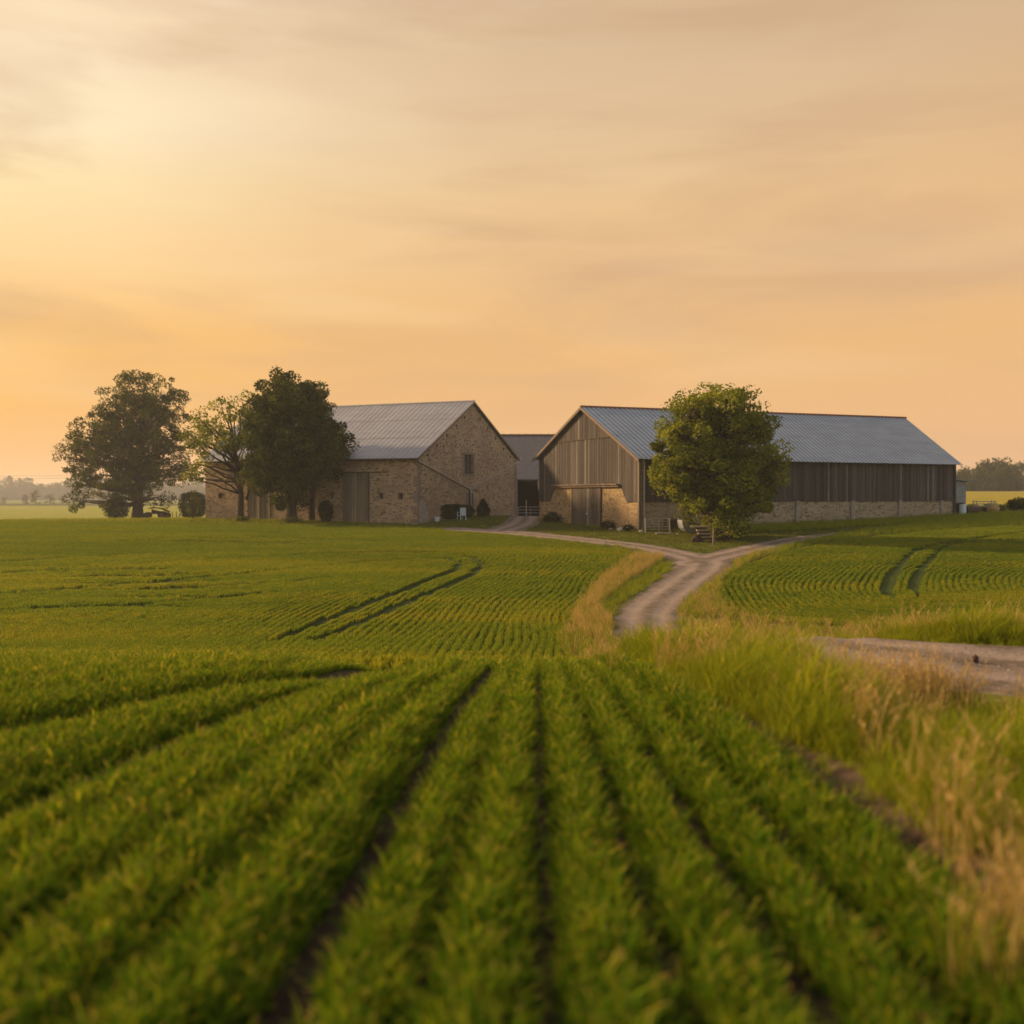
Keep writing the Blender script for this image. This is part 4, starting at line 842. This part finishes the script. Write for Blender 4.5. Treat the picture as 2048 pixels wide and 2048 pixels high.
for k,(dz,L,rz,lab,dx) in enumerate(tiers):
    o=MB().box(-L/2,L/2,-.12,.12,-.055,.055).build('timber_beam',M['timber'],None,bevel=.012); o.location=(bx+dx,by,pz+dz+.2); o.rotation_euler=(0,R(-3*(k==0)),rz); tag(o,lab,'timber','timber beams piled by the tree')
    o=MB().box(-.35,.35,-.15,.15,-.06,.055).build('timber_block',M['beam'],None); o.location=(bx+dx*.7,by+.02,pz+dz+.085-.0); tag(o,lab.replace('pale timber beam','dark spacer block under a beam'),'timber','spacer blocks of the timber pile')
lump('earth_mound',M['clod'],None,.38,.3,.32,seed=5).location=(bx-.55,by-.3,pz+.1); tag(bpy.data.objects['earth_mound'],'small dark earth mound left of the timber pile by the bright tree','mound')
x,y=hit(1427,1090,55); mb=MB(); mb.tube([(0,0,-.3),(0,0,.6),(.02,0,1.15)],[.08,.075,.065],8); o=mb.build('wooden_post',M['fascia'],None); o.location=(x,y,gz(x,y)); tag(o,'weathered pale wooden post left of the bright tree trunk','post')
# bench
x,y=hit(1101,1062,60); y=88.3; x=at(1101,1062,y).x
t=root('bench',(x,y,gz(x,y)),R(-65)+math.pi/2*0,'low wooden bench against the stone base of the timber barn gable','bench')
mb=MB(); mb.box(-.8,.8,-.2,.2,.42,.48); mb.build('seat',M['fascia'],t)
mb=MB(); mb.box(-.8,.8,.2,.24,.6,.9); mb.build('backrest',M['beam'],t)
for sx in (-.7,.65):
    mb=MB(); mb.box(sx,sx+.06,-.18,.18,0,.42); mb.box(sx,sx+.06,.18,.24,0,.9); mb.build('leg',M['fascia'],t)
def stone(px,py,D,s,lab,seed,mat='rock'):
    p=at(px,py,D); g=gz(p.x,D); o=lump('stone',M[mat],None,s,s*.7,s*.6,seed=seed,n=8); o.location=(p.x,D,g+s*.3); tag(o,lab,'stone'); return o
stone(1221,1063,78.6,.16,'small pale stone in the weeds right of the barn door',1); stone(1243,1066,76.9,.34,'larger flat pale stone near the barn corner weeds',2); stone(1283,1070,75.2,.2,'pale stone at the foot of the timber barn corner',3)
stone(1356,1065,73.2,.12,'white ball-like stone beside the grey tank',4)
o=MB().box(-.6,.6,-.15,.15,0,.08).build('loose_board',M['timber'],None); p=at(1328,1072,73.2); o.location=(p.x,73.2,gz(p.x,73.2)+.05); tag(o,'pale board lying in the grass under the leaning gate','board')
# white chair and basin by stone gable
p=at(926,1047,92.2); t=root('white_chair',(p.x,92.2,gz(p.x,92.2)),R(35),'white plastic garden chair with slatted back at the stone gable','chair')
mb=MB(); mb.box(-.30,.30,-.03,.03,.42,.52); mb.box(-.30,.30,-.03,.03,1.06,1.14)
for i in range(6): mb.box(-.30+i*.104,-.30+i*.104+.085,-.02,.02,.5,1.07)
mb.build('backrest',M['white'],t); mb=MB(); mb.box(-.3,.3,.03,.5,.42,.47); mb.build('seat',M['white'],t)
for sx in (-.3,.25):
    for yy0,yb in ((0,-.12),(.45,.55)):
        mb=MB(); mb.hexa([(sx,yb,0),(sx+.06,yb,0),(sx+.06,yb+.06,0),(sx,yb+.06,0)],[(sx,yy0,.44),(sx+.06,yy0,.44),(sx+.06,yy0+.06,.44),(sx,yy0+.06,.44)]); mb.build('leg',M['white'],t)
for sx in (-.33,.28):
    mb=MB(); mb.box(sx,sx+.05,0,.5,.72,.76); mb.box(sx,sx+.05,.45,.5,.44,.72); mb.build('armrest',M['white'],t)
p=at(874,1047,90.5); o=MB()
for i in range(12):
    a=2*math.pi*i/12; b=2*math.pi*(i+1)/12; c0,s0,c1,s1=math.cos(a),math.sin(a),math.cos(b),math.sin(b)
    o.add([(c0*.2,s0*.2,0),(c1*.2,s1*.2,0),(c1*.26,s1*.26,.4),(c0*.26,s0*.26,.4),(c1*.30,s1*.30,.42),(c0*.30,s0*.30,.42),(c1*.24,s1*.24,.38),(c0*.24,s0*.24,.38),(c1*.18,s1*.18,.03),(c0*.18,s0*.18,.03)],[(0,1,2,3),(3,2,4,5),(5,4,6,7),(7,6,8,9)])
o=o.build('white_bucket',M['white'],None); o.location=(p.x,90.5,gz(p.x,90.5)+.05); tag(o,'small white bucket at the left end of the dark clipped hedge','bucket')
# old farm trailer under left tree
x,y=hit(316,1037,80); t=root('farm_trailer',(x,y,gz(x,y)),R(8),'old rusty farm trailer with raised frame and big wheels under the leftmost tree','trailer')
k=y/F
mb=MB(); mb.tube([(-18*k,0,20*k),(-10*k,0,22*k),(6*k,0,20*k),(20*k,0,13*k)],.07,6); mb.tube([(-12*k,0,8*k),(-11*k,0,22*k)],.07,6); mb.tube([(20*k,0,13*k),(21*k,0,6*k)],.07,6); mb.tube([(-12*k,1.1,8*k),(-11*k,1.1,22*k),(6*k,1.1,20*k),(20*k,1.1,13*k)],.07,6)
mb.tube([(-11*k,0,22*k),(-11*k,1.1,22*k)],.05,6); mb.tube([(20*k,0,13*k),(20*k,1.1,13*k)],.05,6); mb.build('frame',M['rust'],t)
mb=MB(); mb.hexa([(-11*k,0,9*k),(20*k,0,7*k),(20*k,1.1,7*k),(-11*k,1.1,9*k)],[(-11*k,0,17*k),(18*k,0,11*k),(18*k,1.1,11*k),(-11*k,1.1,17*k)]); mb.build('load_box',M['beam'],t)
def wheel(parent,x,y,r,w=.22):
    mb=MB(); n=20; prof=[(r*.55,-w/2),(r*.95,-w/2),(r,-w*.2),(r,w*.2),(r*.95,w/2),(r*.55,w/2)]
    for i in range(n):
        a=2*math.pi*i/n; b=2*math.pi*(i+1)/n; pts=[]
        for j in range(len(prof)-1):
            (r0_,o0),(r1_,o1)=prof[j],prof[j+1]
            mb.add([(x+r0_*math.cos(a),y+o0,r+r0_*math.sin(a)),(x+r0_*math.cos(b),y+o0,r+r0_*math.sin(b)),(x+r1_*math.cos(b),y+o1,r+r1_*math.sin(b)),(x+r1_*math.cos(a),y+o1,r+r1_*math.sin(a))],[(0,1,2,3)])
    tw=mb.build('wheel',M['tyre'],parent,smooth=True); mb=MB(); mb.tube([(x,y-w*.3,r),(x,y+w*.3,r)],r*.56,16); mb.build('rim',M['rust'],tw)
wheel(t,-21*k,-.2,.42); wheel(t,7*k,-.25,.48); wheel(t,-21*k,1.2,.42); wheel(t,7*k,1.25,.48); wheel(t,20*k,-.2,.40)
MB().tube([(-21*k,-.2,.42),(-21*k,1.2,.42)],.05,6).build('axle',M['rust'],t); MB().tube([(7*k,-.2,.48),(7*k,1.2,.48)],.05,6).build('axle',M['rust'],t)
for i,(px,h,lab) in enumerate(((346,.85,'leftmost grey upright stake of scrap right of the old trailer'),(353,.9,'tallest grey upright stake of scrap right of the old trailer'),(358,.6,'short leaning grey stake beside the clipped square bush'),(366,.5,'rightmost short pale stake at the clipped square bush'))):
    x,y=hit(px,1036,80); mb=MB(); mb.tube([(0,0,-.1),(.05*(i-1),0,h*.6),(.12*(i-1.5),0,h)],[.06,.07,.05],6); o=mb.build('scrap_stake',M['render'],None); o.location=(x,y,gz(x,y)); tag(o,lab,'stake','stakes and scrap beside the trailer')
# shed at the right
D=95; p=at(1921,1034,D); zs=gz(43,D); t=root('lean_to_shed',(p.x-.9,D,zs),R(10),'small grey-white rendered shed with a sloping sheet roof behind the timber barn','shed')
k=D/F; mb=MB(); mb.prism([(-1.5,0,.95),(1.55,0,.95),(1.55,0,2.95),(-1.5,0,3.2)],(0,3,0)); mb.box(1.35,1.55,0,3,-.5,.95); mb.box(-1.5,1.35,2.6,3,-.5,.95); mb.build('wall',M['render'],t)
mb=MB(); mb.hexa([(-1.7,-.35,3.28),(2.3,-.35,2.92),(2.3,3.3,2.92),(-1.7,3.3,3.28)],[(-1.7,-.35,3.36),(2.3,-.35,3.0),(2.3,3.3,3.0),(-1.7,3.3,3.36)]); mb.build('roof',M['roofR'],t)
def barrel(px,D,mat,lab,r=.32,h=.95):
    p=at(px,1034,D); mb=MB(); mb.tube([(0,0,0),(0,0,.05),(0,0,h*.3),(0,0,h*.33),(0,0,h*.36),(0,0,h*.63),(0,0,h*.66),(0,0,h*.69),(0,0,h-.04),(0,0,h)],[r*.97,r,r,r*1.05,r,r,r*1.05,r,r,r*.95],16); o=mb.build('barrel',M[mat],None,smooth=False); o.location=(p.x,D,gz(p.x,D)); tag(o,lab,'barrel'); return o
barrel(1925,92.5,'white','upright white barrel in front of the grey shed'); barrel(1916,92.8,'tyre','black barrel between the timber barn end and the white barrel',.34,1.0)
p=at(1946,1034,93); mb=MB(); mb.tube([(-.6,0,.35),(.75,0,.35)],.35,14); o=mb.build('drum',M['rust'],None); o.location=(p.x,93,gz(p.x,93)); tag(o,'dark drum lying on its side right of the grey shed','drum')
# slatted trailer & straw heap
D=94; p=at(1968,1035,D); t=root('hay_cart',(p.x,D,gz(p.x,D)),R(-8),'small cart with grey slatted sides at the right end of the timber barn','cart')
mb=MB(); mb.box(-.9,.9,-.5,.5,.45,.55); mb.build('cart_bed',M['beam'],t)
for sy in (-.5,.5):
    mb=MB()
    for i in range(3): mb.box(-.9,.95,sy-.02,sy+.02,.62+i*.22,.70+i*.22)
    mb.box(-.85,-.78,sy-.03,sy+.03,.5,1.2); mb.box(.78,.85,sy-.03,sy+.03,.5,1.2); mb.build('slat_side',M['render'],t)
wheel(t,-.4,-.6,.28,.12); wheel(t,.45,-.6,.28,.12); wheel(t,-.4,.6,.28,.12); wheel(t,.45,.6,.28,.12)
mb=MB(); mb.tube([(-.9,0,.5),(-1.5,0,.2)],.04,6); mb.build('drawbar',M['rust'],t)
p=at(1986,1035,93.2); o=lump('straw_heap',M['straw'],None,.55,.5,.55,seed=8,rough=.3); o.location=(p.x,93.2,gz(p.x,93.2)+.35); tag(o,'golden straw heap just right of the slatted cart','heap')
# earth clod on the near road
x,y=hit(1951,1331,8,14.5); o=lump('earth_clod',M['clod'],None,.035,.03,.05,seed=6,rough=.3); o.location=(x,y,gz(x,y)+.06); tag(o,'dark pointed clod of earth lying on the near gravel track','clod')
for i in range(26):
    px=RNG.uniform(1700,2048); py=RNG.uniform(1312,1395); x,y=hit(px,py,8,14.5)
    if road_sdf(np.array([x]),np.array([y]))[0]<-.1:
        s=RNG.uniform(.008,.022); o=lump('pebble',M['rock'],None,s,s*.8,s*.6,seed=i,n=5); o.location=(x,y,gz(x,y)+.04); tag(o,'small pebble lying on the near gravel track','pebble','pebbles on the near track')

# hedge strip at far right field, far trees, woods
treeP=[]
for i in range(6):
    rng=np.random.default_rng(200+i); blobs=[]
    hh=1.; nb=9+i
    for k in range(nb):
        a=rng.uniform(0,6.28); z=.86*k/(nb-1)+.04; rad=.26*(1-.5*z)*(1 if k<nb-1 else .2); blobs.append((rad*math.cos(a),rad*math.sin(a),z,.2,.2,.14))
    P,T,K=crown_points(blobs,3400,.03,rng,per=26); P=P[P[:,2]>.02] if False else P; T=T[:len(P)]; V,Q,t=leaves(P,.035,T,rng)
    mb=MB(); mb.tube([(0,0,-.05),(0,0,.5)],[.02,.012],5); vv=np.array(mb.v); ff=[np.array([f for f in mb.f if len(f)==4])]
    V=np.vstack([V,vv]); Q2=ff[0]+len(Q)*4; t=np.r_[t,np.full(len(vv),.05)]
    treeP.append(bpy.data.objects.new('wood_tree',np_mesh('wood_tree',V,np.vstack([Q,Q2]),M['leafA'],tint=t)))
treec=proto_col('wood_protos',treeP)
def wood(name,label,rows):
    P=[];S=[]
    for (px0,px1,D0,D1,n,h0,h1,hf) in rows:
        px=RNG.uniform(px0,px1,n); D=RNG.uniform(D0,D1,n); x=(px-1024)/F*D; f=hf(px)
        P.append(np.column_stack([x,D,H(x,D)-.4])); h=RNG.uniform(h0,h1,n)*f; S.append(np.column_stack([h*RNG.uniform(.75,1.1,n)]*2+[h]))
    P=np.vstack(P);S=np.vstack(S); n=len(P); return scatter(name,P,np.column_stack([np.zeros(n),np.zeros(n),RNG.uniform(0,6.28,n)]),S,RNG.integers(0,6,n),treec,label,cat='wood')
one=lambda p:np.ones(len(p))
wood('left_distant_wood','hazy distant belt of woodland on the left horizon',[(-500,960,1000,1120,420,17,25,lambda p:1-.12*np.sin(p*.021)+.10*np.sin(p*.05)),(-500,960,940,1000,330,10,17,one)])
wood('right_distant_wood','wooded rise on the right horizon behind the yellow field',[(1870,2500,370,440,170,10.5,13.5,lambda p:np.interp(p,[1870,1930,1990,2500],[.55,.8,1,1.05])),(1850,2500,350,370,90,6,10,lambda p:np.interp(p,[1850,1930,1990,2500],[.7,.85,1,1.05]))])
def far_tree(px,D,h,idx,lab,w=1.,name='distant_tree'):
    x=(px-1024)/F*D; t=root(name,(x,D,float(H(x,D))-.1),RNG.uniform(0,6),lab,'tree'); t.scale=(h*w,h*w,h)
    me=treeP[idx].data; c=bpy.data.objects.new('crown',me.copy()); link(c,t)
    mb=MB(); mb.tube([(0,0,-.05),(0,0,.35),(.02,0,.6)],[.03,.02,.01],6); mb.build('trunk',M['bark'],t)
far_tree(72,430,6.2,1,'largest round tree of the hazy clump in the left distance',1.0); far_tree(100,428,4.2,2,'low tree just right of the round hazy tree in the left distance',1.5); far_tree(125,435,3.8,3,'rightmost low tree of the hazy clump in the left distance',1.4)
far_tree(52,425,4.2,4,'small tree left of the round hazy tree in the left distance',1.1); far_tree(8,430,3.1,5,'small lone pointed tree at the far left edge',1.2)
# rough bank right: bushes between yellow field and yard
for i,(px,D,w,h) in enumerate(((1945,118,40,14),(1985,116,50,16),(2025,120,50,14),(2075,118,60,16))):
    labs=['low hedge bush directly right of the grey shed','dark hedge bush behind the slatted cart','low hedge bush behind the field edge near the right picture edge','hedge bush at the right picture edge']
    bush('hedge_row_bush',px,1018,w,h,labs[i],mat='leafA',n=1300,size=.2,seed=60+i,depth=D,group='bushes of the hedge bank at the right')
# power cables far left
for i,(py0,py1,lab) in enumerate(((951,946,'upper faint overhead cable left of the farm'),(955,952,'lower faint overhead cable left of the farm'))):
    a=at(-120,py0,240); b=at(420,py1-4,210); mb=MB(); mb.tube([a.lerp(b,t)-Vector((0,0,1.0*4*t*(1-t)*.5)) for t in np.linspace(0,1,13)],.022,5); o=mb.build('overhead_cable',M['wire'],None); tag(o,lab,'cable','overhead cables')

# ------------------------------------------------------------------ haze
HZ=.00036
hz=MB(); hz.box(-1300,1300,-60,1500,-12,14.5); o=hz.build('haze',None if False else M['dark'],None)
s=NT('haze air'); pv=s.n('ShaderNodeVolumePrincipled'); pv.inputs['Color'].default_value=(.97,.93,.90,1); pv.inputs['Density'].default_value=HZ; pv.inputs['Anisotropy'].default_value=.3
s.l(pv.outputs[0],s.out.inputs['Volume']); o.data.materials.clear(); o.data.materials.append(s.m); tag(o,'thin warm evening haze over the fields',kind='stuff')

# ------------------------------------------------------------------ sky
SUN_AZ=R(-72); SUN_EL=R(21)   # azimuth from +Y, negative = left
w=bpy.data.worlds.new('World'); scene.world=w; w.use_nodes=True; t=w.node_tree; t.nodes.clear()
s=NT.__new__(NT); s.t=t; s.out=t.nodes.new('ShaderNodeOutputWorld')
sky=s.n('ShaderNodeTexSky',sky_type='NISHITA'); sky.sun_disc=False; sky.sun_elevation=SUN_EL; sky.sun_rotation=SUN_AZ; sky.air_density=1.3; sky.dust_density=2.0
tc=s.n('ShaderNodeTexCoord'); sep=s.n('ShaderNodeSeparateXYZ'); s.l(tc.outputs['Generated'],sep.inputs[0])
X_,Y_,Z_=sep.outputs
el=s.math('MAXIMUM',Z_,0.)
left=s.ramp(el,[(0,lin('fcc88c')),(.03,lin('fcc384')),(.085,lin('f9be71')),(.15,lin('f8c274')),(.21,lin('fed59a')),(.27,lin('fde0aa')),(.33,lin('feeac4')),(.41,lin('f6dbb8')),(.60,lin('efdcc8')),(1,lin('e0d8d2'))])
right=s.ramp(el,[(0,lin('ecb98c')),(.05,lin('e9b784')),(.15,lin('e8b77f')),(.27,lin('e2b887')),(.41,lin('d0b08d')),(.6,lin('dcc9b4')),(1,lin('d8d2cc'))])
az=s.math('ARCTAN2',X_,Y_)    # 0 straight ahead, + right
fac=s.ramp(s.math('ADD',s.math('MULTIPLY',az,1.05),.5),[(0,BLK),(.1,g4(.10)),(.3,g4(.58)),(.5,g4(.80)),(1,WHT)])
col=s.mix(fac,left,right)
# cloud veil streaks
mp=s.n('ShaderNodeMapping'); mp.inputs['Scale'].default_value=(1.,1.,5.2); mp.inputs['Rotation'].default_value=(R(4),R(9),0); s.l(tc.outputs['Generated'],mp.inputs[0])
n1=s.noise(mp.outputs[0],2.7,5,.5,.35)
mp2=s.n('ShaderNodeMapping'); mp2.inputs['Scale'].default_value=(1.,1.,6.5); mp2.inputs['Location'].default_value=(3.1,1.7,.4); mp2.inputs['Rotation'].default_value=(R(-3),R(-6),0); s.l(tc.outputs['Generated'],mp2.inputs[0])
n2=s.noise(mp2.outputs[0],2.6,3.5,.42,.4)
hi=s.ramp(el,[(.03,g4(.15)),(.16,g4(.75)),(.3,WHT)])
dark=s.math('MULTIPLY',s.ramp(n1,[(.44,BLK),(.64,WHT)]),hi)
col=s.mix(s.math('MULTIPLY',dark,.55),col,(.80,.80,.80,1),'MULTIPLY') if False else s.mix(s.math('MULTIPLY',dark,.62),col,lin('cba582'))
lite=s.math('MULTIPLY',s.ramp(n2,[(.52,BLK),(.72,WHT)]),hi)
col=s.mix(s.math('MULTIPLY',lite,s.ramp(fac,[(0,g4(.45)),(1,g4(.12))])),col,lin('fee6bb'))
bg1=s.n('ShaderNodeBackground'); bg1.inputs[1].default_value=.15; s.l(sky.outputs[0],bg1.inputs[0])
bg2=s.n('ShaderNodeBackground'); bg2.inputs[1].default_value=.74; s.l(col,bg2.inputs[0])
# the warm veil covers the sunset side; behind the camera the clear cooler sky shows more
front=s.math('ADD',s.math('MULTIPLY',Y_,.75),s.math('MULTIPLY',X_,-.45)); 
veil=s.ramp(s.math('ADD',s.math('MULTIPLY',front,.5),.5),[(.25,g4(.25)),(.62,WHT)])
veil2=s.math('MULTIPLY',veil,s.ramp(el,[(.45,WHT),(.85,g4(.45))]))
mx=s.n('ShaderNodeMixShader'); s.l(veil2,mx.inputs[0]); s.l(bg1.outputs[0],mx.inputs[1]); s.l(bg2.outputs[0],mx.inputs[2]); s.l(mx.outputs[0],s.out.inputs[0])

sun=bpy.data.lights.new('sun','SUN'); sun.energy=4.8; sun.angle=R(4); sun.color=(1.,.72,.42); so=bpy.data.objects.new('sun',sun); COL.objects.link(so)
dv=Vector((math.sin(SUN_AZ)*math.cos(SUN_EL),math.cos(SUN_AZ)*math.cos(SUN_EL),math.sin(SUN_EL))); so.rotation_euler=dv.to_track_quat('Z','Y').to_euler()

cam=bpy.data.cameras.new('camera'); cam.sensor_width=36; cam.lens=F/2048*36; cam.clip_start=.05; cam.clip_end=6000
cam.dof.use_dof=True; cam.dof.focus_distance=30; cam.dof.aperture_fstop=.92
co=bpy.data.objects.new('camera',cam); COL.objects.link(co); co.location=(0,0,0); co.rotation_euler=(math.pi/2-TH,0,0); scene.camera=co
scene.view_settings.view_transform='Standard'; scene.view_settings.look='None'; scene.view_settings.exposure=.5; scene.view_settings.gamma=1
scene.render.engine='CYCLES'; c=scene.cycles; c.use_denoising=True; c.max_bounces=6; c.diffuse_bounces=3; c.glossy_bounces=2; c.transmission_bounces=3; c.volume_bounces=0; c.transparent_max_bounces=4; c.sample_clamp_indirect=4
